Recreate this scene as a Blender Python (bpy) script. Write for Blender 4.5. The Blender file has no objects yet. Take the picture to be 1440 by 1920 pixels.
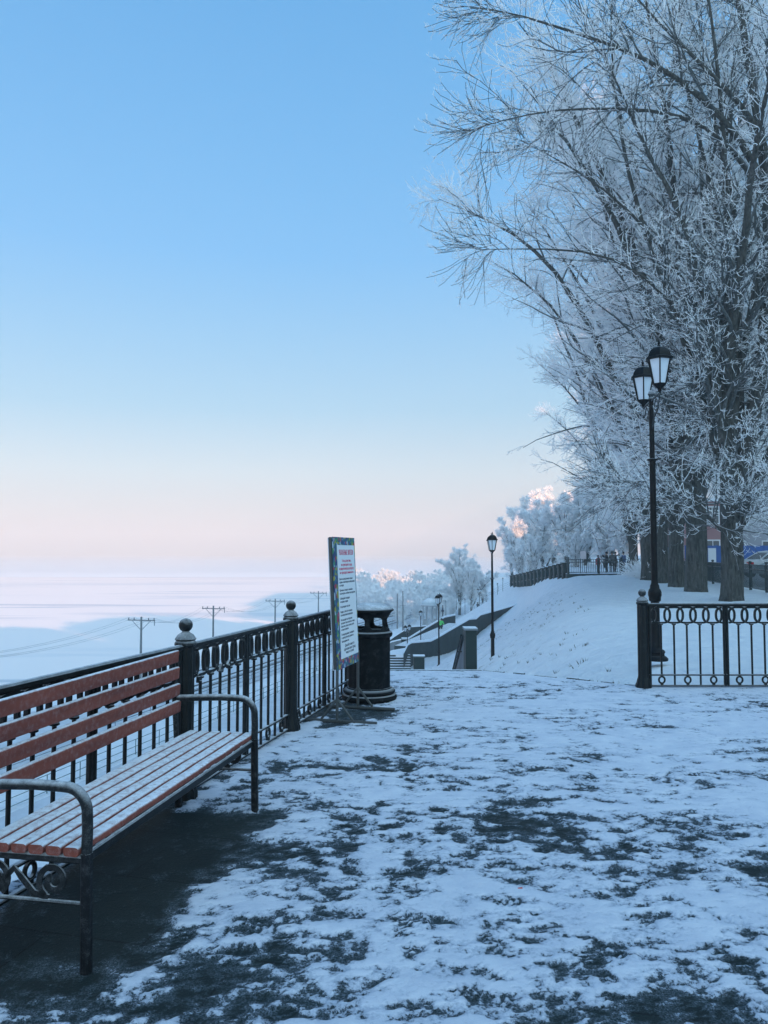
import bpy, math, random
import numpy as np
from mathutils import Vector, Matrix, Euler
R = math.radians
SC = bpy.context.scene
COL = SC.collection

def lin(r, g, b):
    f = lambda c: (c/255/12.92 if c <= 10 else ((c/255+.055)/1.055)**2.4)
    return (f(r), f(g), f(b), 1)

# ------------------------------------------------------------------ camera
EYE, F, PITCH = 1.65, 1450.0, R(3.0)
cd = bpy.data.cameras.new('camera'); cam = bpy.data.objects.new('camera', cd); COL.objects.link(cam)
cam.location = (0, 0, EYE); cam.rotation_euler = (R(90)+PITCH, 0, 0)
cd.sensor_fit = 'VERTICAL'; cd.sensor_height = 24.0; cd.lens = 24.0*F/1920
cd.clip_start = .05; cd.clip_end = 6000
SC.camera = cam
def ray(px, py):
    x, y = (px-720)/F, (960-py)/F
    return Vector((x, math.cos(PITCH)-y*math.sin(PITCH), math.sin(PITCH)+y*math.cos(PITCH)))
def at(px, py, Y):
    d = ray(px, py); t = Y/d.y
    return Vector((d.x*t, Y, EYE+d.z*t))
def ground(px, py, z=0.0):
    d = ray(px, py); t = (z-EYE)/d.z
    return Vector((d.x*t, d.y*t, z))

# ------------------------------------------------------------------ world, sun, exposure
SUN_EL, SUN_DIR = R(14.0), Vector((.62, -.78))          # where the sun stands (x, y)
w = bpy.data.worlds.new('World'); SC.world = w; w.use_nodes = True
nt = w.node_tree; nt.nodes.clear()
N = nt.nodes.new
out = N('ShaderNodeOutputWorld'); bg = N('ShaderNodeBackground')
sky = N('ShaderNodeTexSky'); sky.sky_type = 'NISHITA'; sky.sun_disc = False
sky.sun_elevation = SUN_EL; sky.sun_rotation = math.atan2(SUN_DIR.x, SUN_DIR.y)
sky.air_density = 1.0; sky.dust_density = .6; sky.ozone_density = 2.0
sk = N('ShaderNodeMix'); sk.data_type = 'RGBA'; sk.blend_type = 'MULTIPLY'; sk.inputs[0].default_value = 1
nt.links.new(sky.outputs[0], sk.inputs[6]); sk.inputs[7].default_value = (1, 1, 1, 1)
tc = N('ShaderNodeTexCoord'); sp = N('ShaderNodeSeparateXYZ'); nt.links.new(tc.outputs['Generated'], sp.inputs[0])
ramp = N('ShaderNodeValToRGB'); nt.links.new(sp.outputs[2], ramp.inputs[0])
SKY = [(0.0, (186, 189, 205)), (.045, (206, 217, 225)), (.10, (200, 227, 240)), (.18, (160, 213, 243)),
       (.36, (117, 193, 250)), (.60, (93, 174, 236)), (1.0, (64, 138, 215))]
cr = ramp.color_ramp
while len(cr.elements) < len(SKY): cr.elements.new(.5)
for e, (p, c) in zip(cr.elements, SKY): e.position = p; e.color = lin(*c)
gain = N('ShaderNodeMix'); gain.data_type = 'RGBA'; gain.blend_type = 'MULTIPLY'; gain.inputs[0].default_value = 1
nt.links.new(ramp.outputs[0], gain.inputs[6]); gain.inputs[7].default_value = (7.6, 7.6, 7.6, 1)   # radiance, in the Nishita sky's own units
mx = N('ShaderNodeMix'); mx.data_type = 'RGBA'; mx.inputs[0].default_value = .88
nt.links.new(sk.outputs[2], mx.inputs[6]); nt.links.new(gain.outputs[2], mx.inputs[7])
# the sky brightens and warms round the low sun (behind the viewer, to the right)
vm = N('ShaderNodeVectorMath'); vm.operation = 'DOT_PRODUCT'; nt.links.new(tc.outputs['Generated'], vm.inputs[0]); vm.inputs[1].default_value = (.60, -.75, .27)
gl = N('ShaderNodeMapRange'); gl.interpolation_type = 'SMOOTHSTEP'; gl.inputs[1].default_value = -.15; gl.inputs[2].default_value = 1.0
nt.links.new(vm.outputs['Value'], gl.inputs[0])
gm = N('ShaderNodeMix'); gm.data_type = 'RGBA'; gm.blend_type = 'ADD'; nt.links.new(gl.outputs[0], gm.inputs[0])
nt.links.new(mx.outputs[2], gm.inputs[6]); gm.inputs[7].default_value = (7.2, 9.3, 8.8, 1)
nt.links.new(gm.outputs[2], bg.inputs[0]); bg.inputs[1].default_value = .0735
nt.links.new(bg.outputs[0], out.inputs[0])

sd = bpy.data.lights.new('sun', 'SUN'); sun = bpy.data.objects.new('sun', sd); COL.objects.link(sun)
sd.energy = 5.0; sd.angle = R(.5); sd.color = (1, .50, .27)
tosun = Vector((SUN_DIR.x*math.cos(SUN_EL), SUN_DIR.y*math.cos(SUN_EL), math.sin(SUN_EL)))
sun.rotation_euler = tosun.to_track_quat('Z', 'Y').to_euler()
sun.location = tosun*60
SC.view_settings.view_transform = 'Standard'; SC.view_settings.look = 'None'
SC.view_settings.gamma = 1; SC.view_settings.exposure = 0.95
SC.cycles.use_denoising = True
SC.cycles.max_bounces = 6; SC.cycles.diffuse_bounces = 3; SC.cycles.glossy_bounces = 3
SC.cycles.volume_bounces = 1; SC.cycles.transparent_max_bounces = 8
SC.cycles.volume_max_steps = 64

# ------------------------------------------------------------------ mesh helpers
class MB:
    def __init__(s): s.v = []; s.f = []
    def add(s, vs, fs):
        o = len(s.v); s.v += [tuple(p) for p in vs]; s.f += [tuple(i+o for i in f) for f in fs]
    def box(s, c, size, rz=0, bev=0):
        hx, hy, hz = size[0]/2, size[1]/2, size[2]/2
        M = Matrix.Rotation(rz, 3, 'Z'); c = Vector(c)
        vs = [c+M@Vector((x*hx, y*hy, z*hz)) for z in (-1, 1) for x, y in ((-1, -1), (1, -1), (1, 1), (-1, 1))]
        s.add(vs, [(3, 2, 1, 0), (4, 5, 6, 7), (0, 1, 5, 4), (1, 2, 6, 5), (2, 3, 7, 6), (3, 0, 4, 7)])
    def sweep(s, prof, pts, closed=False, up=(0, 0, 1), scale=None):
        """sweep a 2D profile [(side, up)] along pts"""
        pts = [Vector(p) for p in pts]; n = len(prof); m = len(pts); vs = []
        for i, p in enumerate(pts):
            a = pts[(i-1) % m] if (closed or i > 0) else p
            b = pts[(i+1) % m] if (closed or i < m-1) else p
            t = (b-a).normalized(); u = Vector(up)
            if abs(t.dot(u)) > .98: u = Vector((0, 1, 0)) if abs(t.y) < .9 else Vector((1, 0, 0))
            side = t.cross(u).normalized(); uu = side.cross(t).normalized()
            k = scale[i] if scale else 1
            for q in prof: vs.append(p+side*q[0]*k+uu*q[1]*k)
        fs = []
        for i in range(m if closed else m-1):
            j = (i+1) % m
            for k in range(n):
                l = (k+1) % n
                fs.append((i*n+k, i*n+l, j*n+l, j*n+k))
        if not closed: fs += [tuple(range(n))[::-1], tuple((m-1)*n+k for k in range(n))]
        s.add(vs, fs)
    def tube(s, pts, r, n=8, closed=False, up=(0, 0, 1), scale=None):
        s.sweep([(r*math.cos(2*math.pi*k/n), r*math.sin(2*math.pi*k/n)) for k in range(n)], pts, closed, up, scale)
    def bar(s, a, b, w, h, up=(0, 0, 1), rnd=.25):
        e = min(w, h)*rnd; W, H = w/2, h/2
        pr = [(-W+e, -H), (W-e, -H), (W, -H+e), (W, H-e), (W-e, H), (-W+e, H), (-W, H-e), (-W, -H+e)]
        s.sweep(pr, [a, b], up=up)
    def lathe(s, prof, n=24, c=(0, 0, 0), flute=0, nf=0, ph=0.0):
        vs = []
        for (r, z) in prof:
            for k in range(n):
                a = 2*math.pi*k/n+ph; rr = r*(1-(flute*(.5+.5*math.cos(nf*a)) if nf else 0))
                vs.append((c[0]+rr*math.cos(a), c[1]+rr*math.sin(a), c[2]+z))
        fs = [(i*n+k, i*n+(k+1) % n, (i+1)*n+(k+1) % n, (i+1)*n+k) for i in range(len(prof)-1) for k in range(n)]
        fs += [tuple(range(n))[::-1], tuple((len(prof)-1)*n+k for k in range(n))]
        s.add(vs, fs)
    def ball(s, c, r, n=16, sq=1.0):
        pr = [(r*math.sin(math.pi*i/10)+1e-5, -r*sq*math.cos(math.pi*i/10)) for i in range(11)]
        s.lathe(pr, n, c)
    def prism(s, poly, z0, z1):
        n = len(poly); vs = [(x, y, z0) for x, y in poly]+[(x, y, z1) for x, y in poly]
        s.add(vs, [tuple(range(n))[::-1], tuple(range(n, 2*n))]+[(k, (k+1) % n, n+(k+1) % n, n+k) for k in range(n)])
    def mesh(s, name, m, ang=38):
        me = bpy.data.meshes.new(name); me.from_pydata(s.v, [], s.f)
        for x in (m if isinstance(m, (list, tuple)) else [m]): me.materials.append(x)
        me.polygons.foreach_set('use_smooth', [True]*len(me.polygons)); me.update()
        me.set_sharp_from_angle(angle=R(ang))
        return me
    def build(s, name, m, parent=None, loc=None, ang=38):
        o = bpy.data.objects.new(name, s.mesh(name, m, ang)); COL.objects.link(o)
        if parent is not None: o.parent = parent
        if loc is not None: o.location = loc
        return o
def tag(o, label=None, cat=None, group=None, kind=None):
    if label: o['label'] = label
    if cat: o['category'] = cat
    if group: o['group'] = group
    if kind: o['kind'] = kind
    return o
def thing(name, label, cat, loc=(0, 0, 0), rz=0, group=None, sc=1):
    o = bpy.data.objects.new(name, None); COL.objects.link(o)
    o.location = loc; o.rotation_euler = (0, 0, rz); o.scale = (sc,)*3; o.empty_display_size = .2
    return tag(o, label, cat, group)
def child(name, me, parent, loc=(0, 0, 0), rz=0, sc=None):
    o = bpy.data.objects.new(name, me); COL.objects.link(o); o.parent = parent; o.location = loc
    o.rotation_euler = (0, 0, rz)
    if sc: o.scale = sc
    return o
def copy_tree(o, parent=None):
    c = o.copy(); COL.objects.link(c); c.parent = parent
    for ch in list(o.children): copy_tree(ch, c)
    return c
def np_mesh(name, V, Q, mats, mi=None, smooth=True):
    me = bpy.data.meshes.new(name)
    me.vertices.add(len(V)); me.vertices.foreach_set('co', np.ascontiguousarray(V, dtype=np.float32).ravel())
    k = Q.shape[1]
    me.loops.add(Q.size); me.loops.foreach_set('vertex_index', np.ascontiguousarray(Q, dtype=np.int32).ravel())
    me.polygons.add(len(Q)); me.polygons.foreach_set('loop_start', np.arange(0, Q.size, k, dtype=np.int32))
    me.polygons.foreach_set('loop_total', np.full(len(Q), k, dtype=np.int32))
    for m in mats: me.materials.append(m)
    if mi is not None: me.polygons.foreach_set('material_index', mi.astype(np.int32))
    me.polygons.foreach_set('use_smooth', np.full(len(Q), smooth))
    me.update(calc_edges=True)
    return me

# numpy value noise (fBm) for real relief
def vnoise(x, y, seed=0):
    xi = np.floor(x).astype(np.int64); yi = np.floor(y).astype(np.int64); fx = x-xi; fy = y-yi
    u = fx*fx*fx*(fx*(fx*6-15)+10); v = fy*fy*fy*(fy*(fy*6-15)+10)
    def h(a, b):
        n = (a*374761393+b*668265263+seed*982451653) & 0x7fffffff
        n = (n ^ (n >> 13))*1274126177 & 0x7fffffff
        n = (n ^ (n >> 16)) & 0xffff
        return n/65535.0
    return (h(xi, yi)*(1-u)+h(xi+1, yi)*u)*(1-v)+(h(xi, yi+1)*(1-u)+h(xi+1, yi+1)*u)*v
def fbm(x, y, sc=1.0, o=5, g=.5, seed=0):
    a = 1.0; t = 0; s = 0
    for k in range(o):
        t = t+a*vnoise(x*sc+17.3*k, y*sc-9.1*k, seed+k); s += a; a *= g; sc *= 2.03
    return t/s

# ------------------------------------------------------------------ materials
def mat_new(name):
    m = bpy.data.materials.new(name); m.use_nodes = True; t = m.node_tree
    return m, t, t.nodes['Principled BSDF']
def nd(t, typ, **kw):
    n = t.nodes.new(typ)
    for k, v in kw.items(): setattr(n, k, v)
    return n
def math_n(t, op, a, b=None, c=None, clamp=False):
    n = t.nodes.new('ShaderNodeMath'); n.operation = op; n.use_clamp = clamp
    for i, v in enumerate((a, b, c)):
        if v is None: continue
        if isinstance(v, (int, float)): n.inputs[i].default_value = v
        else: t.links.new(v, n.inputs[i])
    return n.outputs[0]
def noise_n(t, scale, detail=4, rough=.55, vec=None, stretch=None, dist=0):
    if vec is None: vec = nd(t, 'ShaderNodeNewGeometry').outputs['Position']
    if stretch:
        mp = nd(t, 'ShaderNodeMapping'); mp.inputs['Scale'].default_value = stretch
        t.links.new(vec, mp.inputs[0]); vec = mp.outputs[0]
    n = nd(t, 'ShaderNodeTexNoise'); n.inputs['Scale'].default_value = scale
    n.inputs['Detail'].default_value = detail; n.inputs['Roughness'].default_value = rough
    n.inputs['Distortion'].default_value = dist
    t.links.new(vec, n.inputs['Vector'])
    return n.outputs[0]
def mixc(t, fac, a, b):
    n = t.nodes.new('ShaderNodeMix'); n.data_type = 'RGBA'
    t.links.new(fac, n.inputs[0]) if not isinstance(fac, float) else setattr(n.inputs[0], 'default_value', fac)
    for i, v in ((6, a), (7, b)):
        if isinstance(v, tuple): n.inputs[i].default_value = v if len(v) == 4 else (*v, 1)
        else: t.links.new(v, n.inputs[i])
    return n.outputs[2]
def bump(t, bs, h, strength=.3, dist=.01):
    b = nd(t, 'ShaderNodeBump'); b.inputs['Strength'].default_value = strength; b.inputs['Distance'].default_value = dist
    t.links.new(h, b.inputs['Height']); t.links.new(b.outputs[0], bs.inputs['Normal'])
FROST = (.74, .78, .84)
def frosted(name, base, rough=.45, lo=.35, hi=.95, amt=.85, spk=.25, base2=None, sc=90, grain=None, metal=0.0, bstr=.4, spec=.15):
    """a material of its own colour with rime on what faces up and specks elsewhere"""
    m, t, b = mat_new(name)
    g = nd(t, 'ShaderNodeNewGeometry'); s = nd(t, 'ShaderNodeSeparateXYZ'); t.links.new(g.outputs['Normal'], s.inputs[0])
    n1 = noise_n(t, sc, 5, .7); n2 = noise_n(t, sc*.12, 3, .6)
    up = nd(t, 'ShaderNodeMapRange'); up.interpolation_type = 'SMOOTHSTEP'
    up.inputs[1].default_value = lo; up.inputs[2].default_value = hi
    t.links.new(s.outputs[2], up.inputs[0])
    a = math_n(t, 'MULTIPLY', up.outputs[0], amt)
    nn = math_n(t, 'MULTIPLY_ADD', math_n(t, 'ADD', n1, n2), 2.2, -2.2)
    a2 = math_n(t, 'ADD', a, math_n(t, 'MULTIPLY', nn, math_n(t, 'MULTIPLY_ADD', a, .6, spk)), None, True)
    base4 = (*base, 1)
    if base2 is not None:
        gn = noise_n(t, grain[0], 6, .6, nd(t, 'ShaderNodeTexCoord').outputs['Object'], grain[1])
        col = mixc(t, math_n(t, 'MULTIPLY_ADD', gn, 2.4, -.7, True), base4, (*base2, 1))
    else:
        col = base4
    c = mixc(t, a2, col, (*FROST, 1)); t.links.new(c, b.inputs['Base Color'])
    b.inputs['Roughness'].default_value = rough; b.inputs['Metallic'].default_value = metal
    r = math_n(t, 'MULTIPLY_ADD', a2, .9-rough, rough); t.links.new(r, b.inputs['Roughness'])
    b.inputs['Specular IOR Level'].default_value = spec
    bump(t, b, math_n(t, 'ADD', a2, n1), bstr, .003)
    return m
def plain(name, col, rough=.6, metal=0.0, nz=None, col2=None, emis=None, alpha=None, bs=.2):
    m, t, b = mat_new(name)
    b.inputs['Base Color'].default_value = (*col, 1); b.inputs['Roughness'].default_value = rough
    b.inputs['Metallic'].default_value = metal
    if nz:
        n = noise_n(t, nz, 5, .6)
        t.links.new(mixc(t, math_n(t, 'MULTIPLY_ADD', n, 2, -.5, True), (*col, 1), (*(col2 or tuple(c*.6 for c in col)), 1)), b.inputs['Base Color'])
        bump(t, b, n, bs, .005)
    return m
M_IRON = frosted('black_iron', (.009, .012, .014), .42, .45, 1.0, .62, .03, sc=160)
M_IRONF = frosted('rimed_iron', (.012, .015, .018), .5, .0, .9, .75, .22, sc=160)
M_ARM = frosted('rimed_arm', (.014, .017, .020), .5, .0, .9, .50, .12, sc=260)
M_LEG = frosted('leg_iron', (.008, .010, .013), .5, .6, 1.0, .6, .10, sc=260)
M_WOOD = frosted('red_wood', (.27, .075, .052), .55, .25, .95, .90, .20, base2=(.16, .046, .036), sc=300, grain=(14, (.12, 1, 1)))
M_BIN = frosted('bin_metal', (.004, .006, .008), .6, .6, 1.0, .4, -.05, sc=120, spec=.06)
M_BALL = frosted('post_metal', (.010, .013, .015), .4, .1, 1.0, .42, .16, sc=140)
M_LAMP = frosted('lamp_metal', (.004, .005, .007), .5, .8, 1.0, .35, -.02, sc=110)
M_BRKT = frosted('rimed_bracket', (.015, .025, .03), .6, .0, 1.0, .7, .2, sc=110)
M_STONE = frosted('dark_granite', (.036, .055, .056), .6, .8, 1.0, .9, .05, base2=(.015, .026, .03), sc=30, grain=(1.1, (1, 1, .35)))
M_STONEL = frosted('pale_concrete', (.24, .27, .30), .8, .8, 1.0, .9, .1, base2=(.12, .15, .18), sc=30, grain=(1.5, (1, 1, .5)))
M_GLASS = plain('frosted_lamp_glass', (.62, .70, .78), .25)
M_STEEL = plain('grey_steel', (.075, .085, .09), .5, .2, 60)
M_SNOWP = plain('packed_snow', (.80, .83, .88), .85, nz=9, col2=(.72, .76, .83), bs=.6)

def snow_mat():
    m, t, b = mat_new('snow')
    n1 = noise_n(t, 2.2, 8, .6); n2 = noise_n(t, 14, 5, .6)
    c = mixc(t, math_n(t, 'MULTIPLY_ADD', n1, 1.8, -.4, True), (.66, .72, .80), (.82, .86, .91))
    # grass tufts and dirt poking through on the bank
    n3 = noise_n(t, 1.9, 9, .75, stretch=(1.0, .6, 1), dist=.4)
    at_ = nd(t, 'ShaderNodeAttribute'); at_.attribute_name = 'dirt'
    f = math_n(t, 'MULTIPLY', math_n(t, 'MULTIPLY_ADD', n3, 9, -5.0, True), at_.outputs['Fac'])
    c = mixc(t, f, c, (.24, .26, .25))
    t.links.new(c, b.inputs['Base Color']); b.inputs['Roughness'].default_value = .75
    bump(t, b, math_n(t, 'ADD', n1, math_n(t, 'MULTIPLY', n2, .3)), 1.0, .22)
    return m
M_SNOW = snow_mat()
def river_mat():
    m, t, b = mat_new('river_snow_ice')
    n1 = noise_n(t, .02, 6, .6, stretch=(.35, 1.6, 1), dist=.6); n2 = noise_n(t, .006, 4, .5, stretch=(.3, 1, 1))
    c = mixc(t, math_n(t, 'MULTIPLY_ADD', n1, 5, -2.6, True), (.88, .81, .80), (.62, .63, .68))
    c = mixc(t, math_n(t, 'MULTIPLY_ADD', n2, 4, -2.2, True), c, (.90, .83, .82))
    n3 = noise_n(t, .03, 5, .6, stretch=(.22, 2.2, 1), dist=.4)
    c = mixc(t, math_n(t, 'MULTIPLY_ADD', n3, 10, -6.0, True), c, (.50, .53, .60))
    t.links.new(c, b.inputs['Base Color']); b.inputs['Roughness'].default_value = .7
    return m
def paving_mat():
    m, t, b = mat_new('icy_paving')
    A = nd(t, 'ShaderNodeAttribute'); A.attribute_name = 'snow'
    ps = nd(t, 'ShaderNodeNewGeometry').outputs['Position']
    f1 = noise_n(t, 9, 10, .72, stretch=(1, .8, 1), dist=.5); f2 = noise_n(t, 55, 6, .7); f3 = noise_n(t, 220, 3, .6)
    s = math_n(t, 'ADD', A.outputs['Fac'], math_n(t, 'MULTIPLY_ADD', f1, 1.7, -.85))
    s = math_n(t, 'ADD', s, math_n(t, 'MULTIPLY_ADD', f2, 1.1, -.55))
    s = math_n(t, 'ADD', s, math_n(t, 'MULTIPLY_ADD', f3, .18, -.09))
    s = math_n(t, 'SUBTRACT', s, math_n(t, 'MULTIPLY', math_n(t, 'MULTIPLY_ADD', noise_n(t, 15, 6, .7, stretch=(.7, 1.1, 1), dist=.6), 7, -4.2, True), .55))
    sn = nd(t, 'ShaderNodeMapRange'); sn.interpolation_type = 'SMOOTHSTEP'
    sn.inputs[1].default_value = .47; sn.inputs[2].default_value = .57
    t.links.new(s, sn.inputs[0]); S = sn.outputs[0]
    # slabs with joints
    rot = nd(t, 'ShaderNodeMapping'); rot.inputs['Rotation'].default_value = (0, 0, R(14)); t.links.new(ps, rot.inputs[0])
    br = nd(t, 'ShaderNodeTexBrick'); t.links.new(rot.outputs[0], br.inputs['Vector'])
    br.inputs['Scale'].default_value = 1; br.inputs['Brick Width'].default_value = .9; br.inputs['Row Height'].default_value = .6
    br.inputs['Mortar Size'].default_value = .006; br.inputs['Mortar Smooth'].default_value = .4
    br.inputs['Color1'].default_value = (.010, .017, .019, 1); br.inputs['Color2'].default_value = (.014, .023, .024, 1)
    br.inputs['Mortar'].default_value = (.003, .005, .005, 1)
    grit = noise_n(t, 260, 2, .8)
    slab = mixc(t, math_n(t, 'MULTIPLY_ADD', noise_n(t, 3, 6, .65), 1.6, -.5, True), br.outputs['Color'], (.022, .032, .034, 1))
    slab = mixc(t, math_n(t, 'MULTIPLY_ADD', grit, 3, -1.8, True), slab, (.05, .065, .07, 1))
    # thin frost film between bare and snow
    film = nd(t, 'ShaderNodeMapRange'); film.inputs[1].default_value = .02; film.inputs[2].default_value = .48
    t.links.new(s, film.inputs[0])
    fs = math_n(t, 'MULTIPLY', film.outputs[0], math_n(t, 'MULTIPLY_ADD', noise_n(t, 130, 4, .75), 5, -2.1, True))
    c = mixc(t, math_n(t, 'MULTIPLY', fs, .55), slab, (.30, .37, .46, 1))
    snc = mixc(t, math_n(t, 'MULTIPLY_ADD', noise_n(t, 4, 8, .7), 2, -.5, True), (.50, .55, .66, 1), (.72, .75, .82, 1))
    th = nd(t, 'ShaderNodeMapRange'); th.inputs[1].default_value = .50; th.inputs[2].default_value = .88; t.links.new(s, th.inputs[0])
    snc = mixc(t, th.outputs[0], (.34, .40, .50, 1), snc)          # thin scuffed snow lets the dark stone through
    c = mixc(t, S, c, snc)
    t.links.new(c, b.inputs['Base Color'])
    t.links.new(math_n(t, 'MULTIPLY_ADD', S, .25, .6), b.inputs['Roughness'])
    b.inputs['Specular IOR Level'].default_value = .10
    bump(t, b, math_n(t, 'ADD', math_n(t, 'MULTIPLY', S, 1.0), math_n(t, 'MULTIPLY', s, .8)), .7, .012)
    return m
M_PAVE = paving_mat()
def bark_mat(name, base, base2, rime, lo=.1):
    m, t, b = mat_new(name)
    oc = nd(t, 'ShaderNodeTexCoord').outputs['Object']
    n = noise_n(t, 5, 8, .7, oc, (3.2, 3.2, .5))
    g = nd(t, 'ShaderNodeNewGeometry'); s = nd(t, 'ShaderNodeSeparateXYZ'); t.links.new(g.outputs['Normal'], s.inputs[0])
    c = mixc(t, math_n(t, 'MULTIPLY_ADD', n, 3, -1, True), (*base, 1), (*base2, 1))
    f = math_n(t, 'MULTIPLY', math_n(t, 'MULTIPLY_ADD', s.outputs[2], 1.1, -lo, True), rime)
    f = math_n(t, 'ADD', f, math_n(t, 'MULTIPLY', math_n(t, 'MULTIPLY_ADD', noise_n(t, 6, 5, .7), 4, -2.2, True), rime*.35), None, True)
    t.links.new(mixc(t, f, c, (*FROST, 1)), b.inputs['Base Color']); b.inputs['Roughness'].default_value = .9
    bump(t, b, n, 1.0, .06)
    return m
M_BARK = bark_mat('bark', (.008, .010, .010), (.10, .105, .10), .3, .45)
M_BRANCH = bark_mat('rimed_branch', (.04, .05, .055), (.10, .115, .12), .9, .10)
M_TWIG = plain('rimed_twig', (.70, .75, .80), .9, nz=3, col2=(.92, .93, .95))
M_TWIGF = plain('thick_rime_twig', (.80, .85, .90), .9, nz=1.2, col2=(.93, .94, .96))
M_BRANCHF = bark_mat('far_rimed_branch', (.16, .18, .19), (.3, .32, .34), .85, -.1)

# ------------------------------------------------------------------ terrain
XC = np.array([(-60, -11), (0, 1.1), (9.65, 3.2), (25, 6.6), (45, 11.4), (60, 14.3), (70, 16), (100, 21), (160, 36), (900, 180), (3000, 600)], float)
def sstep(a, b, x):
    t = np.clip((x-a)/(b-a), 0, 1); return t*t*(3-2*t)
PLAIN = -13.0
def terr(x, y, rough=True):
    x = np.asarray(x, float); y = np.asarray(y, float)
    xc = np.interp(y, XC[:, 0], XC[:, 1])
    d = xc-x; wd = .5
    z = -.61*wd*np.logaddexp(0, (d-.25)/wd)
    z = z-1.6*sstep(1.2, 4.2, d)*(1-sstep(9, 12.5, d))*sstep(46, 60, y)*(1-sstep(84, 104, y))   # hollow before the stair wall
    z = PLAIN+.8*np.logaddexp(0, (z-PLAIN)/.8)                       # foot of the bank
    z = z+.28*sstep(12.6, 14.2, x-.19*y+2*0)*(y > 0)
    # river bed
    z = z-3.5*sstep(0, 9, (.28*y-54)-x)*(y < 530)
    far = sstep(525, 560, y)*sstep(-60, 0, (.1*y+60)-x)
    z = z*(1-far)+far*(-14+7*sstep(560, 1000, y)*fbm(x, y, .004, 4, .5, 5)+2*fbm(x, y, .03, 3, .5, 8))
    if rough:
        bank = sstep(0, 1.5, d)*(1-sstep(60, 120, y))
        z = z+bank*(.22*(fbm(x, y*.7, .55, 5, .55, 3)-.5))+.05*(fbm(x, y, .8, 4, .5, 4)-.5)+.17*(fbm(x+.3*y, y*.8, 2.2, 3, .55, 44)-.5)*bank+.05*(fbm(x, y, 2.4, 3, .5, 45)-.5)*(y > 8)*(y < 60)
    return z
def tz(x, y): return float(terr(x, y, False))
def spaced(a, b, s0, s1, e0, e1, g):
    """fine steps between a and b, growing steps out to e0 and e1"""
    c = list(np.arange(a, b, s0)); st = s0; p = c[-1]
    while p < e1: st *= g; p += st; c.append(p)
    st = s0; p = a; l = []
    while p > e0: st *= g; p -= st; l.append(p)
    return np.array(l[::-1]+c)
gx = spaced(-4, 20, .13, 0, -1200, 1200, 1.045); gy = spaced(8.6, 48, .13, 0, -160, 2400, 1.04)
GX, GY = np.meshgrid(gx, gy); GZ = terr(GX, GY)
# keep the ground under the terrace and its stairs out of the way
LE = ((-7, -1, 5.28, 9.0, 10.86), (-4.78, -3.18, -1.50, -.62, -.25))
PLAT = [(-4.78, -7), (9.5, -7), (9.5, 9.62), (3.12, 9.62), (1.36, 10.86), (-.25, 10.86), (-.62, 9.0), (-1.50, 5.28)]
def under(x, y):
    left = np.interp(y, *LE)-.5
    m = (y < 10.6) & (y > -6.8) & (x > left) & (x < 9.3)
    e = ~((y > 9.35) & ((x-1.36)*1.24+(y-10.86)*1.76 > -.45))
    return m & e
GZ = np.where(under(GX, GY), np.minimum(GZ, -.6), GZ)
stair_m = (GX > -.35) & (GX < 1.35) & (GY > 10.6) & (GY < 17.5)
GZ = np.where(stair_m, np.minimum(GZ, -.5*(GY-10.8)-.5), GZ)
V = np.stack([GX.ravel(), GY.ravel(), GZ.ravel()], 1)
nx, ny = len(gx), len(gy); ii = np.arange(nx*ny).reshape(ny, nx)
Q = np.stack([ii[:-1, :-1].ravel(), ii[:-1, 1:].ravel(), ii[1:, 1:].ravel(), ii[1:, :-1].ravel()], 1)
me = np_mesh('ground', V, Q, [M_SNOW])
at_ = me.attributes.new('dirt', 'FLOAT', 'POINT')
xcg = np.interp(GY, XC[:, 0], XC[:, 1])
dirt = 3.0*sstep(530, 600, GY)+sstep(.3, 2.5, xcg-GX)*(1-sstep(9, 16, xcg-GX))*(1-sstep(40, 70, GY))*.9+.05
at_.data.foreach_set('value', dirt.ravel().astype(np.float32))
g = bpy.data.objects.new('ground', me); COL.objects.link(g); tag(g, 'snow covered bank and park ground falling to the river', kind='structure')

mb = MB(); mb.add([(-1200, -160, -15), (700, -160, -15), (700, 700, -15), (-1200, 700, -15)], [(0, 1, 2, 3)])
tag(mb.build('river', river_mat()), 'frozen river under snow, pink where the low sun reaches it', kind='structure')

# terrace: fine relief sheet + body
px_ = np.concatenate([np.arange(-4.8, -2.3, .08), np.arange(-2.3, 5.3, .016), np.arange(5.3, 9.49, .07)])
py_ = np.concatenate([np.arange(-6.95, 2.3, .12), np.arange(2.3, 7, .016), np.arange(7, 10.85, .022)])
X, Y = np.meshgrid(px_, py_)
wx = X+.25*(fbm(X, Y, 1.7, 3, .5, 40)-.5); wy = Y+.25*(fbm(X, Y, 1.7, 3, .5, 41)-.5)
n = .32*fbm(wx*.8, wy*1.25, 1.5, 6, .62, 11)+.41*fbm(wx*.75, wy*1.5, 5.6, 5, .68, 12)+.27*fbm(wx*.8, wy*1.4, 17, 4, .68, 13); n2 = fbm(wx, wy, 9, 4, .6, 21)
def box_d(x, y, a, b, hw):
    a = np.array(a); b = np.array(b); L = np.hypot(*(b-a)); u = (b-a)/L
    lx = (x-a[0])*u[0]+(y-a[1])*u[1]; ly = -(x-a[0])*u[1]+(y-a[1])*u[0]
    dx = np.maximum(np.abs(lx-L/2)-L/2, 0); dy = np.maximum(np.abs(ly)-hw, 0)
    return np.hypot(dx, dy)
BN, BF = ground(146, 1822), ground(468, 1522)             # bench front feet
bu = (BF-BN).normalized(); bv = Vector((-bu.y, bu.x, 0))
ca = BN+bv*.26-bu*.10; cb = BF+bv*.26-bu*.12
db = box_d(X, Y, (ca.x, ca.y), (cb.x, cb.y), .27)+.20*(n2-.5)+.12*(n-.5)
s = (n-.5)*3.8+.72
s = s+.16*(n2-.5)
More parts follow.
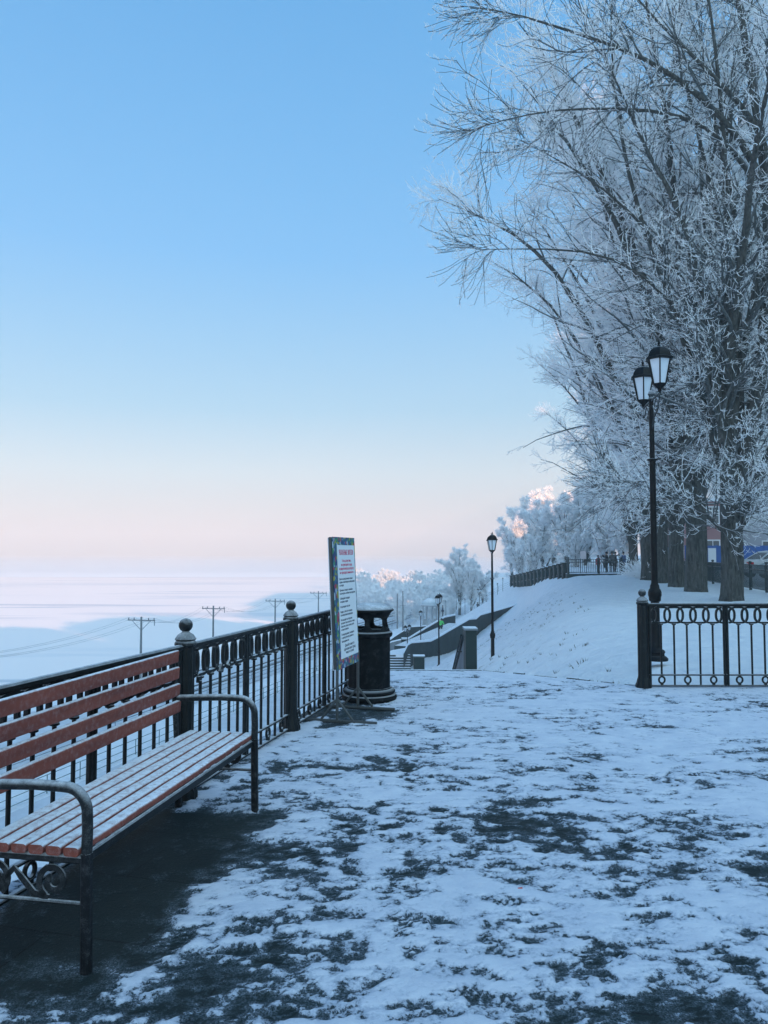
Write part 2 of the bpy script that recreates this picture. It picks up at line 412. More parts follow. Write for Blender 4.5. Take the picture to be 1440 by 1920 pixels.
s = s+.10*sstep(1.2, 3.0, X)*sstep(6, 3, Y)+.13*sstep(4.5, 8.5, Y)+.10*np.exp(-((X-.4)**2/.5+(Y-3.3)**2/.12))
s = s-.08*np.exp(-((X-.35)**2/.9+(Y-5.0)**2/1.0))-.12*np.exp(-((X-.55)**2/.4+(Y-2.85)**2/.05))-.1*np.exp(-((X+.5)**2/.3+(Y-3.6)**2/.9))
s = s+.35*np.exp(-((Y-10.4)**2)/.25)+.2*sstep(-.2, .1, (X-1.36)*1.24+(Y-10.86)*1.76+.25)
s = s+.16*np.exp(-((X-2.6)**2/2+(Y-7.5)**2/3))
s = s*(.0+sstep(-.03, .30, db))+(-.10)*(1-sstep(0, .25, db))
dsg = box_d(X, Y, (-.75, 7.75), (-.15, 8.2), .34)+.25*(n2-.5); s = s*(.25+.75*sstep(.0, .25, dsg))
dbin = np.hypot(X+.17, Y-8.8)
s = np.where(dbin < .75, s-.18*(1-dbin/.75), s)
# crumbs of snow along the fence foot
fx = -1.333+.24*(Y-5.28); s = s+.55*np.exp(-((X-fx-.12)/.08)**2)*(fbm(X, Y, 4, 3, .5, 60) > .47)*(Y > 5)
# drifts at the bench feet
for q, a_, r_ in ((BN, .5, .11), (BF, .35, .14)):
    s = s+a_*np.exp(-(((X-q.x+.1)/(r_*1.4))**2+((Y-q.y-.02)/(r_*.6))**2))
# trodden: boot prints with tread bars
rp = np.random.default_rng(17)
for i in range(330):
    fx_, fy_ = rp.uniform(-1.0, 5.0), 2.4+8.2*rp.uniform(0, 1)**1.2
    if i < 70: fx_, fy_ = rp.uniform(-.6, 1.6), rp.uniform(2.4, 6)
    a = rp.normal(.15, .7)+(math.pi if rp.uniform() < .5 else 0); i0, i1 = np.searchsorted(px_, (fx_-.25, fx_+.25)); j0, j1 = np.searchsorted(py_, (fy_-.25, fy_+.25))
    xx, yy = X[j0:j1, i0:i1]-fx_, Y[j0:j1, i0:i1]-fy_; u_ = -xx*math.sin(a)+yy*math.cos(a); v_ = xx*math.cos(a)+yy*math.sin(a)
    foot = np.maximum(np.exp(-((u_-.045)/.085)**4-(v_/.043)**4), np.exp(-((u_+.105)/.040)**4-(v_/.034)**4))
    tread = .55+.45*np.sign(np.sin(u_*2*math.pi/.03)); k_ = rp.uniform(.12, .45)
    s[j0:j1, i0:i1] -= foot*k_*tread
    s[j0:j1, i0:i1] += .10*k_*3*np.exp(-((np.hypot(u_/.17, v_/.075)-1)/.18)**2)
s = np.clip(s, -.3, 1.3)
H = .012*sstep(.36, .75, s)*(.5+n)+.004*np.clip(s, 0, 1)*n2
V = np.stack([X.ravel(), Y.ravel(), H.ravel()], 1); nx, ny = len(px_), len(py_)
ii = np.arange(nx*ny).reshape(ny, nx)
Q = np.stack([ii[:-1, :-1].ravel(), ii[:-1, 1:].ravel(), ii[1:, 1:].ravel(), ii[1:, :-1].ravel()], 1)
cx = X.ravel()[Q].mean(1); cy = Y.ravel()[Q].mean(1)
keep = (cx > np.interp(cy, *LE)+.01) & ~((cy > 9.6) & ((cx-1.36)*1.24+(cy-10.86)*1.76 > -.02))
Q = Q[keep]
me = np_mesh('terrace', V, Q, [M_PAVE]); a_ = me.attributes.new('snow', 'FLOAT', 'POINT')
a_.data.foreach_set('value', s.ravel().astype(np.float32))
ter = bpy.data.objects.new('terrace_paving', me); COL.objects.link(ter)
tag(ter, 'dark stone paving under trodden patchy snow and ice', kind='structure')
mb = MB(); mb.prism(PLAT, -1.6, -.004); tag(mb.build('terrace_base', M_STONE), 'stone body of the viewing terrace', kind='structure')
mb = MB(); mb.bar((-.2, 10.9, .0), (1.36, 10.9, .0), .07, .03); rk = random.Random(3)
for i in range(14):
    a_, b_ = Vector((1.40, 10.90, 0)).lerp(Vector((3.14, 9.68, 0)), i/14), Vector((1.40, 10.90, 0)).lerp(Vector((3.14, 9.68, 0)), (i+.97)/14); dz = Vector((0, rk.uniform(-.006, .006), rk.uniform(-.022, .006)))
    mb.bar(a_+dz, b_+dz, .07, .04)
tag(mb.build('kerb', M_STONE), 'low stone kerb along the terrace edge', kind='structure')

rg = np.random.default_rng(12); mb = MB()
for i in range(210):
    y_ = rg.uniform(11, 44); x_ = float(np.interp(y_, XC[:, 0], XC[:, 1]))-abs(rg.normal(2.2, 2.2)); z_ = float(terr(x_, y_))
    if i % 3 == 0: c_ = (x_, y_)
    else: x_, y_ = c_[0]+rg.normal()*.25, c_[1]+rg.normal()*.3; z_ = float(terr(x_, y_))
    for j in range(7):
        a_ = rg.uniform(0, 6.28); l_ = rg.uniform(.02, .08); b_ = rg.uniform(.3, .9)
        p0 = (x_+.03*math.cos(a_), y_+.03*math.sin(a_), z_-.02); p1 = (p0[0]+l_*b_*math.cos(a_), p0[1]+l_*b_*math.sin(a_), z_+l_)
        mb.add([(p0[0]-.006, p0[1], p0[2]), (p0[0]+.006, p0[1], p0[2]), (p0[0], p0[1]+.008, p0[2]), p1], [(0, 1, 3), (1, 2, 3), (2, 0, 3)])
tag(mb.build('dry_grass', plain('dry_grass', (.10, .11, .09), .9, nz=3)), 'dry grass blades poking through the snow of the bank', 'grass', kind='stuff')

# ------------------------------------------------------------------ bench
bench = thing('park_bench', 'long park bench with frosted red wooden slats and black iron arms', 'bench', BN, math.atan2(bu.y, bu.x))
L = (BF-BN).length
def rr(w, h, e, n=3):
    pts = []
    for cx, cy, a0 in ((w/2-e, h/2-e, 0), (-w/2+e, h/2-e, 90), (-w/2+e, -h/2+e, 180), (w/2-e, -h/2+e, 270)):
        for k in range(n+1):
            a = R(a0+90*k/n); pts.append((cx+e*math.cos(a), cy+e*math.sin(a)))
    return pts
rng = random.Random(4)
for k in range(6):
    mb = MB(); y = .02+k*.0765
    mb.sweep([(p[0], p[1]) for p in rr(.064, .036, .012)], [(-.035+(L+.07)*i/24, y, .472+.0012*math.sin(i*1.3+k)) for i in range(25)])
    mb.build('seat_slat', M_WOOD, bench)
for k in range(4):
    z = .970-k*.107; y = .512-k*.006; tl = R(4)
    prof = [(p[0]*math.cos(tl)-p[1]*math.sin(tl), p[0]*math.sin(tl)+p[1]*math.cos(tl)) for p in rr(.030, .080, .010)]
    mb = MB(); mb.sweep([(-q[0], q[1]) for q in prof][::-1], [(-.035+(L+.035)*i/24, y, z) for i in range(25)])
    mb.build('back_slat', M_WOOD, bench)
def spiral(c, r0, r1, a0, a1, n=26):
    return [(c[0], c[1]+(r0+(r1-r0)*i/n)*math.cos(a0+(a1-a0)*i/n), c[2]+(r0+(r1-r0)*i/n)*math.sin(a0+(a1-a0)*i/n)) for i in range(n+1)]
for x in (0, L):
    mb = MB(); mb.bar((x, -.035, 0), (x, -.028, .46), .042, .042, up=(0, 1, 0)); mb.build('leg', M_LEG, bench)
    mb = MB(); mb.bar((x, .485, 0), (x, .49, .45), .042, .042, up=(0, 1, 0)); mb.build('leg', M_LEG, bench)
    pts = [(x, -.028, .455), (x, -.030, .55), (x, -.028, .60)]
    pts += [(x, .065-.093*math.cos(a), .612+.10*math.sin(a)) for a in [R(10*i) for i in range(1, 9)]]
    pts += [(x, .08, .713), (x, .2, .715), (x, .35, .708), (x, .50, .70)]
    mb = MB(); mb.tube(pts, .0215, 12, up=(1, 0, 0)); mb.build('armrest', M_ARM, bench)
    mb = MB(); mb.bar((x, .505, .43), (x, .538, .985), .035, .03, up=(0, 1, 0)); mb.bar((x, -.03, .435), (x, .50, .435), .035, .035)
    mb.build('side_frame', M_ARM, bench)
    mb = MB(); mb.tube([(x, -.03, .262), (x, .48, .262)], .009, 8)
    fl = [(-.012, -.004), (.012, -.004), (.012, .004), (-.012, .004)]
    mb.sweep(fl, spiral((x, .115, .342), .068, .018, R(-60), R(430)), up=(1, 0, 0))
    mb.sweep(fl, spiral((x, .38, .342), .068, .018, R(240), R(-250)), up=(1, 0, 0))
    mb.sweep(fl, [(x, .135+.02*i, .275+.012*math.sin(i*.5)+.0*i) for i in range(3)]+[(x, .2, .29), (x, .26, .35), (x, .29, .38), (x, .33, .34), (x, .37, .276)], up=(1, 0, 0))
    mb.build('scroll_ornament', M_ARM, bench)
mb = MB(); mb.bar((0, -.012, .432), (L, -.012, .432), .022, .042); mb.bar((0, .45, .43), (L, .45, .43), .02, .03); mb.build('seat_rail', M_IRON, bench)

# ------------------------------------------------------------------ cast iron fences
BAL = .1575; PW = BAL*6
def loop_pts(x):
    a, b, zc = .113, .094, .888; r = []
    for i in range(28):
        t = 2*math.pi*i/28; c, s_ = math.cos(t), math.sin(t)
        r.append((x+a*math.copysign(abs(c)**.62, c), 0, zc+b*math.copysign(abs(s_)**.75, s_)))
    return r
def panel_mesh():
    mb = MB()
    mb.bar((0, 0, 1.012), (PW, 0, 1.012), .046, .042); mb.bar((0, 0, .165), (PW, 0, .165), .034, .018); mb.bar((0, 0, .035), (PW, 0, .035), .034, .02)
    for x in (.017, PW-.017): mb.bar((x, 0, .03), (x, 0, 1.0), .032, .034, up=(0, 1, 0))
    pr = [(-.011, -.012), (.011, -.012), (.011, .012), (-.011, .012)]
    for k in range(7):
        x = k*BAL
        if k in (0, 6):
            pts = [(min(max(p[0], .02), PW-.02), p[1], p[2]) for p in loop_pts(x) if .0 <= p[0] <= PW]
            pts = sorted(pts, key=lambda p: math.atan2(p[2]-.888, p[0]-x) if k == 0 else math.atan2(p[2]-.888, -(p[0]-x)))
            mb.sweep(pr, pts, up=(0, 1, 0))
        else:
            mb.sweep(pr, loop_pts(x), closed=True, up=(0, 1, 0))
    for k in range(6):                                        # small necks between the loops and the rail
        x = (k+.5)*BAL
        mb.lathe([(.010, 0), (.020, .006), (.016, .014), (.011, .02)], 10, (x, 0, .948))
        mb.ball((x, 0, .805), .018, 10, .7)
    return mb.mesh('fence_panel', M_IRON)
def baluster_mesh(ring):
    mb = MB(); z0 = .165 if ring else .035
    mb.bar((0, 0, z0), (0, 0, .78), .021, .021, up=(0, 1, 0)); mb.lathe([(.012, 0), (.026, .006), (.026, .016), (.014, .026), (.012, .034)], 12, (0, 0, .765))
    if ring:
        mb.tube([(.036*math.cos(R(i*20)), 0, .105+.040*math.sin(R(i*20))) for i in range(18)], .012, 8, closed=True, up=(0, 1, 0))
        mb.box((0, 0, .052), (.03, .026, .03))
    return mb.mesh('baluster', M_IRON)
PANEL, BALS, BALR = panel_mesh(), baluster_mesh(False), baluster_mesh(True)
mb = MB(); mb.lathe([(.095, 0), (.095, .05), (.082, .075), (.075, .11), (.067, .13), (.063, .16), (.063, 1.0), (.060, 1.015)], 48, flute=.10, nf=12)
POST = mb.mesh('fence_post', M_IRON); mb = MB()
mb.lathe([(.060, 0), (.070, .008), (.074, .022), (.070, .036), (.062, .044), (.072, .055), (.052, .085), (.030, .098), (.022, .108)], 32, (0, 0, 1.01))
CAPM = mb.mesh('post_cap', M_BALL)
mb = MB(); mb.ball((0, 0, 0), .047, 24); BALLM = mb.mesh('ball', M_BALL)
def fence(name, label, start, d, spans, first_post=True, group=None, end_post=True):
    ang = math.atan2(d.y, d.x); root = thing(name, label, 'fence', start, ang, group)
    step = 2*PW+.13
    for i in range(spans+1):
        if (i or first_post) and (i < spans or end_post):
            p = child('fence_post', POST, root, (i*step, 0, 0)); child('post_cap', CAPM, p); child('ball', BALLM, p, (0, 0, 1.158))
        if i == spans: break
        for j in range(2):
            q = child('fence_panel', PANEL, root, (i*step+.065+j*PW, 0, 0))
            for k in range(1, 6): child('baluster', BALR if k % 2 else BALS, q, (k*BAL, 0, 0))
    return root
P1, P2 = Vector((-1.345, 5.28, 0)), Vector((-.868, 7.24, 0))
dF = (P2-P1).normalized(); step = 2*PW+.13
fence('iron_fence', 'black cast iron fence running from behind the bench to the litter bin', P1, dF, 2)
dN = Vector((-.2635, -1, 0)).normalized()
fence('iron_fence', 'black cast iron fence behind the bench, nearest the viewer on the left', P1, dN, 3, first_post=False)
P3 = ground(1207, 1291)
fence('iron_fence', 'black cast iron fence with ball topped post in front of the right lamp', P3, Vector((1, .0, 0)), 3)
for i, (x, z, lb) in enumerate(((.16, .80, 'small frosted padlock hanging on the fence ring next to the ball post'), (.52, .82, 'small frosted padlock on the third ring of the left fence'),
                                (.66, .83, 'small frosted padlock beside another, nearest the middle stile'))):
    p = P1+dF*(x+.0)+Vector((.02, 0, z)); mb = MB(); mb.box((0, 0, -.03), (.045, .02, .038)); mb.lathe([(.001, 0), (.02, .002), (.02, .016), (.001, .018)], 12, (0, 0, -.055))
    o = mb.build('padlock', M_IRONF, None, p); o.rotation_euler = (0, .4*i, math.atan2(dF.y, dF.x))
    tag(o, lb, 'padlock', 'padlocks on the left fence'); mb = MB()
    mb.tube([(.014*math.cos(R(a)), 0, .018*math.sin(R(a))) for a in range(0, 181, 20)], .004, 6, up=(0, 1, 0)); mb.build('shackle', M_IRONF, o, (0, 0, -.01))

# ------------------------------------------------------------------ litter bin
BC = Vector((-.165, 8.78, 0))
bn = thing('litter_bin', 'round black litter bin with snow on its domed lid', 'litter bin', BC)
mb = MB(); mb.lathe([(.27, 0), (.300, .01), (.312, .04), (.300, .068), (.278, .078), (.288, .09), (.292, .11), (.278, .128), (.252, .138), (.246, .15)], 64); mb.build('base_ring', M_BIN, bn)
mb = MB(); mb.lathe([(.240, .135), (.240, .70), (.236, .72)], 96, flute=.035, nf=10); mb.build('body', M_BIN, bn)
mb = MB(); mb.lathe([(.238, .70), (.254, .712), (.262, .735), (.256, .757), (.238, .768), (.226, .775)], 64); mb.build('collar', M_BIN, bn)
# neck with six arched windows
ncols, nrows = 216, 30; prof = []
for j in range(nrows+1):
    t = j/nrows; z = .765+.235*t
    r = .205+.030*(1-t)**3+.062*max(0, (t-.45)/.55)**2.0
    prof.append((r, z))
for sgn, nm in ((1, 'neck'),):
    vs = []; fs = []
    for off in (0, .012):
        for r, z in prof:
            for k in range(ncols):
                a = 2*math.pi*k/ncols; vs.append(((r-off)*math.cos(a), (r-off)*math.sin(a), z))
    W = ncols*(nrows+1)
    def hole(j, k):
        a = (360*(k+.5)/ncols-R(0)*0+96) % 60-30; z = (j+.5)/nrows
        return (abs(a/23))**2.8+(abs((z-.42)/.27))**2.8 < 1
    for j in range(nrows):
        for k in range(ncols):
            if hole(j, k): continue
            k2 = (k+1) % ncols
            fs.append((j*ncols+k, j*ncols+k2, (j+1)*ncols+k2, (j+1)*ncols+k))
            fs.append((W+j*ncols+k, W+(j+1)*ncols+k, W+(j+1)*ncols+k2, W+j*ncols+k2))
            for dj, dk, e in ((0, 1, ((j, k2), (j+1, k2))), (0, -1, ((j+1, k), (j, k))), (1, 0, ((j+1, k2), (j+1, k))), (-1, 0, ((j, k), (j, k2)))):
                jj, kk = j+dj, (k+dk) % ncols
                if 0 <= jj < nrows and hole(jj, kk):
                    (a1, b1), (a2, b2) = e; fs.append((a1*ncols+b1, W+a1*ncols+b1, W+a2*ncols+b2, a2*ncols+b2))
    mb = MB(); mb.add(vs, fs); mb.build('neck', M_BIN, bn, ang=50)
mb = MB(); mb.lathe([(.255, .99), (.272, .996), (.276, 1.008), (.268, 1.018), (.24, 1.026)], 64); mb.build('rim', M_BIN, bn)
mb = MB(); mb.lathe([(.262, 1.016), (.250, 1.030), (.205, 1.052), (.14, 1.070), (.07, 1.080), (.001, 1.083)], 48); mb.build('lid', frosted('bin_lid', (.03, .035, .04), .5, .3, 1.0, .62, .14, sc=70), bn)
mb = MB(); mb.lathe([(.10, 0), (.11, .5)], 24, (0, 0, .14)); mb.build('liner', M_BIN, bn)

# ------------------------------------------------------------------ sign board
S1, S2 = ground(632, 1356), ground(671, 1330)
su = (S2-S1).normalized(); SL = (S2-S1).length
sign = thing('notice_board', 'tall narrow notice board with colourful patterned border on a steel stand', 'notice board', S1, math.atan2(su.y, su.x))
z0, z1 = .515, 1.80; lean = .045
def sp_(x, y, z): return (x, y+lean*(z-z0), z)                       # local: x along the board, -y faces the walkway
for x in (0, SL):
    mb = MB(); mb.bar((x, 0, .03), (x, .0, z0+.1), .026, .026, up=(0, 1, 0))
    mb.bar((x, 0, .23), (x, -.16, .035), .022, .022, up=(1, 0, 0)); mb.bar((x, 0, .23), (x, .16, .035), .022, .022, up=(1, 0, 0))
    mb.bar((x, -.40, .02), (x, .40, .02), .03, .03); mb.build('stand_leg', M_STEEL, sign)
def board(x0, x1, y, za, zb, th):
    mb = MB(); vs = [sp_(x0, y-th/2, za), sp_(x1, y-th/2, za), sp_(x1, y+th/2, za), sp_(x0, y+th/2, za), sp_(x0, y-th/2, zb), sp_(x1, y-th/2, zb), sp_(x1, y+th/2, zb), sp_(x0, y+th/2, zb)]
    mb.add(vs, [(3, 2, 1, 0), (4, 5, 6, 7), (0, 1, 5, 4), (1, 2, 6, 5), (2, 3, 7, 6), (3, 0, 4, 7)]); return mb
xa, xb = -.015, SL+.015
mb = MB()
for x in (xa+.01, xb-.01): mb.bar(sp_(x, .016, z0), sp_(x, .016, z1), .024, .034, up=(1, 0, 0))
for z in (z0+.01, z1-.01): mb.bar(sp_(xa, .016, z), sp_(xb, .016, z), .034, .024)
mb.build('frame', M_STEEL, sign)
def border_mat():
    m, t, b = mat_new('patchwork_print')
    oc = nd(t, 'ShaderNodeTexCoord').outputs['Object']
    v = nd(t, 'ShaderNodeTexVoronoi'); v.inputs['Scale'].default_value = 26; v.distance = 'MANHATTAN'; t.links.new(oc, v.inputs['Vector'])
    r = nd(t, 'ShaderNodeValToRGB'); r.color_ramp.interpolation = 'CONSTANT'; s_ = nd(t, 'ShaderNodeSeparateXYZ'); t.links.new(v.outputs['Color'], s_.inputs[0]); t.links.new(s_.outputs[0], r.inputs[0])
    cols = [(.02, .07, .18), (.03, .16, .2), (.35, .03, .07), (.02, .05, .14), (.05, .22, .12), (.3, .4, .5), (.03, .1, .25), (.3, .3, .05), (.02, .1, .16)]
    while len(r.color_ramp.elements) < len(cols): r.color_ramp.elements.new(.5)
    for i, (e, c) in enumerate(zip(r.color_ramp.elements, cols)): e.position = i/len(cols); e.color = (*c, 1)
    t.links.new(r.outputs[0], b.inputs['Base Color']); b.inputs['Roughness'].default_value = .6
    return m
board(xa, xb, -.006, z0-.01, z1+.005, .008).build('printed_border', border_mat(), sign)
board(xa, xb, .038, z0-.01, z1-.005, .008).build('back_sheet', plain('pale_sheet', (.5, .54, .6), .7), sign)
M_PAPER = plain('printed_paper', (.72, .76, .80), .7); pa, pb = xa+.115, xb-.035
board(pa, pb, -.0125, z0+.085, z1-.075, .003).build('white_sheet', M_PAPER, sign)
M_RED = plain('red_ink', (.55, .02, .09), .7); M_DARK = plain('dark_ink', (.05, .07, .1), .7)
def text(s_, x, z, size, m, align, wmax):
    c = bpy.data.curves.new('text', 'FONT'); c.body = s_; c.size = size; c.align_x = align; c.extrude = .0006
    o = bpy.data.objects.new('text', c); COL.objects.link(o)
    bpy.context.view_layer.update(); dg = bpy.context.evaluated_depsgraph_get()
    me = bpy.data.meshes.new_from_object(o.evaluated_get(dg)); bpy.data.objects.remove(o)
    co = np.empty(len(me.vertices)*3); me.vertices.foreach_get('co', co); co = co.reshape(-1, 3)
    if not len(co): return
    wd = np.ptp(co[:, 0]); k = min(1, wmax/wd) if wd > 0 else 1
    X_ = x+co[:, 0]*k; Z_ = z+co[:, 1]; Y_ = -.0146-co[:, 2]+lean*(Z_-z0)
    me.vertices.foreach_set('co', np.stack([X_, Y_, Z_], 1).ravel()); me.materials.clear(); me.materials.append(m)
    child('writing', me, sign)
W_ = pb-pa; xm = (pa+pb)/2
text('УВАЖАЕМЫЕ ЖИТЕЛИ', xm, 1.625, .075, M_RED, 'CENTER', W_*.82)
for i, q in enumerate(('Если, допустим,', 'вы приходите сюда', 'и увидели мусор на берегу,', 'не проходите мимо него')):
    text(q, xm, 1.555-i*.040, .038, M_RED, 'CENTER', W_*.86)
body = [(1.375, 'Бросать мусор можно только'), (1.343, 'в урны и контейнеры на набережной'), (1.311, 'и в парке'), (1.262, 'Просим не ломать скамейки'), (1.230, 'и не портить зелёные насаждения'),
        (1.180, 'Соблюдайте порядок'), (1.148, 'и тишину в парке'), (1.098, 'Не разводите костры'), (1.048, 'Водить собак без поводка'), (1.016, 'на набережной запрещено'),
        (.968, 'Не выходите на лёд реки'), (.936, 'он может быть опасен и тонок'), (.904, 'Берегите себя и своих детей'), (.872, 'и своих близких'), (.824, 'О повреждениях сообщайте'), (.792, 'в службу благоустройства'), (.756, 'Благодарим вас')]
for z, q in body: text(q, pa+.03, z, .030, M_DARK, 'LEFT', W_*.88)
for z, q in ((.706, 'Давайте вместе'), (.670, 'сделаем наш город'), (.636, 'чище и лучше')): text(q, xm, z, .040, M_DARK, 'CENTER', W_*.7)

# ------------------------------------------------------------------ lamps
def hexa(mb, rs, n=6, ph=R(30)):
    mb.lathe(rs, n, ph=ph)
def lantern_parts(root, x):
    mb = MB(); hexa(mb, [(.015, .0), (.03, .02), (.028, .045), (.075, .085), (.098, .105), (.098, .122)])
    for k in range(6):
        a = R(30+60*k); mb.bar((.094*math.cos(a), .094*math.sin(a), .115), (.166*math.cos(a), .166*math.sin(a), .475), .017, .017, up=(0, 0, 1))
    hexa(mb, [(.165, .462), (.205, .468), (.208, .486), (.178, .505), (.165, .55), (.135, .60), (.090, .638), (.045, .655), (.020, .665)])
    lan = mb.build('lantern', M_LAMP, root, (x, 0, 0), 30); lan.rotation_euler.z = R(-38)
    mb = MB(); mb.lathe([(.018, .0), (.024, .018), (.010, .03), (.02, .05), (.014, .068), (.006, .09), (.001, .11)], 12, (0, 0, .658)); mb.build('finial', M_LAMP, lan)
    mb = MB(); hexa(mb, [(.086, .118), (.158, .464)]); mb.build('glass', M_GLASS, lan, ang=20)
    return lan
def pole_profile():
    return [(.17, 0), (.175, .03), (.15, .055), (.125, .07), (.12, .10), (.135, .125), (.12, .15), (.085, .17), (.068, .20), (.064, .80), (.062, .86),
            (.085, .88), (.088, .93), (.098, .96), (.098, 1.00), (.085, 1.04), (.07, 1.06), (.066, 1.10), (.052, 1.13), (.047, 1.2),
            (.044, 2.96), (.076, 2.97), (.076, 2.99), (.038, 3.0), (.034, 3.9)]
def make_lamp(double=True):
    root = thing('street_lamp', 'lamp', 'street lamp')
    mb = MB(); mb.lathe(pole_profile(), 20); mb.build('pole', M_LAMP, root)
    if double:
        mb = MB(); mb.bar((-.62, 0, 3.87), (.62, 0, 3.87), .022, .03)
        for s_ in (-1, 1):
            fl = [(-.014, -.006), (.014, -.006), (.014, .006), (-.014, .006)]
            pts = [(s_*(.04+.0*i), 0, 3.45) for i in range(1)]+[(s_*(.10+.09*math.cos(R(a))), 0, 3.62+.15*math.sin(R(a))) for a in range(-110, 130, 20)]
            mb.sweep(fl, pts, up=(0, 1, 0))
            pts = [(s_*(.34+.13*math.cos(R(a))*(1-.0012*a)), 0, 3.74+.10*math.sin(R(a))*(1-.0012*a)) for a in range(-150, 300, 20)]
            mb.sweep(fl, pts, up=(0, 1, 0))
            mb.sweep(fl, [(s_*.04, 0, 3.5), (s_*.2, 0, 3.6), (s_*.42, 0, 3.66), (s_*.56, 0, 3.80), (s_*.6, 0, 3.86)], up=(0, 1, 0))
        mb.lathe([(.03, 0), (.045, .02), (.03, .05), (.05, .09), (.04, .12), (.02, .15), (.001, .16)], 14, (0, 0, 3.88))
        mb.build('bracket', M_BRKT, root)
        for x in (-.6, .6): lantern_parts(root, x).location.z = 3.88
    else:
        mb = MB(); mb.lathe([(.034, 0), (.06, .02), (.05, .06), (.02, .1)], 12, (0, 0, 3.84)); mb.build('collar', M_LAMP, root)
        lantern_parts(root, 0).location.z = 3.90
    return root
lampD = make_lamp(True); lampS = make_lamp(False); useD = useS = False
def lamp(px, ytop, ybot, Y, double, rz, label, zg=None):
    global useD, useS
    if double: o = copy_tree(lampD) if useD else lampD; useD = True
    else: o = copy_tree(lampS) if useS else lampS; useS = True
    T = at(px, ytop, Y); B = at(px, ybot, Y); o.location = (B.x, Y, B.z); o.rotation_euler.z = rz
    o.scale = ((T.z-B.z)/(4.60),)*3
    tag(o, label, 'street lamp', 'street lamps of the embankment')
    return o
lamp(1230, 662, 1238, 11.7, True, R(82), 'tall black double lantern street lamp behind the right fence')
lamp(924, 1000, 1243, 25, True, R(84), 'black street lamp on the snowy bank right of the granite stair pillar')
lamp(823, 1113, 1252, 46, True, R(80), 'double lantern street lamp just beyond the terrace edge in front of the gazebo')
lamp(789, 1144, 1232, 70, False, 0, 'single lantern street lamp between the stair walls, left of the double one')
lamp(764, 1171, 1262, 64, True, R(70), 'lowest double lantern street lamp by the bottom steps near the bin')
far_l = [(872, 1122, 1162, 'lamp at the left foot of the far path, nearest the bare tree trunks'), (885, 1120, 1160, 'second lamp from the left in the far cluster of path lamps'),
         (899, 1103, 1158, 'tallest far path lamp, standing over the others in the cluster'), (913, 1115, 1152, 'far path lamp beside the person on the right'),
         (933, 1093, 1133, 'far lamp higher up the slope just right of the pole of the bank lamp'), (943, 1083, 1123, 'highest far lamp on the open snowy slope'),
         (836, 1126, 1157, 'far small lamp just right of the gazebo'), (856, 1119, 1143, 'farthest lamp, standing alone on the pale slope left of the frosty tree'), (956, 1078, 1098, 'tiny lamp under the frosty trees at the top of the slope')]
for i, (px, a, b, lb) in enumerate(far_l): lamp(px, a, b, 158+2*i if i < 6 else 150, i in (2,), R(30*i), lb)
lamp(491, 1238, 1287, 84, False, 0, 'lower street lamp seen through the fence beside the railway')
lamp(594, 1212, 1265, 97, True, R(20), 'lower double street lamp seen through the fence just left of the notice board')

# ------------------------------------------------------------------ retaining walls and stairs
def wall_strip(name, label, pts, th, m, cap=.10, cat='wall'):
    """pts: (px, ytop, ybot, Y)"""
    root = thing(name, label, cat, at(pts[0][0], pts[0][2], pts[0][3])); o = root.location
    T = [at(p[0], p[1], p[3]) for p in pts]; B = [at(p[0], p[2], p[3]) for p in pts]; n = len(pts); mb = MB()
    vs = []
    for t_, b_ in zip(T, B):
        for q in (Vector((t_.x, t_.y, b_.z-.7)), Vector((t_.x, t_.y, t_.z)), Vector((t_.x, t_.y+th, t_.z)), Vector((t_.x, t_.y+th, b_.z-.7))): vs.append(q-o)
    fs = [(i*4+a, i*4+4+a, i*4+4+(a+1) % 4, i*4+(a+1) % 4) for i in range(n-1) for a in range(4)]+[(0, 1, 2, 3), (n*4-1, n*4-2, n*4-3, n*4-4)]
    mb.add(vs, fs); mb.build('stone_wall', m, root)
    if cap:
        mb = MB(); vs = []
        for t_ in T:
            for dy, dz in ((-.10, .0), (-.08, cap*.8), (th*.3, cap*1.5), (th*.8, cap*1.3), (th+.05, 0)): vs.append(t_-o+Vector((0, dy, dz)))
        fs = [(i*5+a, i*5+5+a, i*5+5+(a+1) % 5, i*5+(a+1) % 5) for i in range(n-1) for a in range(5)]+[(0, 1, 2, 3, 4), tuple(n*5-1-k for k in range(5))]
        mb.add(vs, fs); mb.build('snow_cap', M_SNOWP, root)
    return root
wall_strip('retaining_wall', 'long dark granite stair wall with snow cap, climbing right and tapering into the bank',
           [(757, 1226, 1262, 60), (765, 1210, 1252, 62), (772, 1206, 1242, 63), (808, 1203, 1224, 66), (820, 1197, 1219, 67), (840, 1185, 1210, 69), (880, 1162, 1190, 73), (893, 1161, 1187, 74.5), (901, 1154, 1182, 76), (940, 1143, 1160, 80), (978, 1132, 1134, 84)], .8, M_STONE)
wall_strip('retaining_wall', 'upper dark granite stair wall with snow cap, behind the worker in green vest',
           [(753, 1199, 1222, 73), (766, 1199, 1214, 74), (790, 1184, 1205, 77), (834, 1158, 1190, 82), (854, 1154, 1178, 84)], .8, M_STONE)
wall_strip('retaining_wall', 'pale concrete stair flank wall left of the granite walls', [(690, 1228, 1240, 72), (735, 1204, 1232, 71.5), (752, 1200, 1222, 71)], .6, M_STONEL, .05)
wall_strip('retaining_wall', 'low dark parapet sloping down left below the gazebo', [(700, 1222, 1230, 84), (740, 1194, 1204, 86), (768, 1176, 1188, 88), (800, 1174, 1180, 90)], .5, M_STONE, .05)
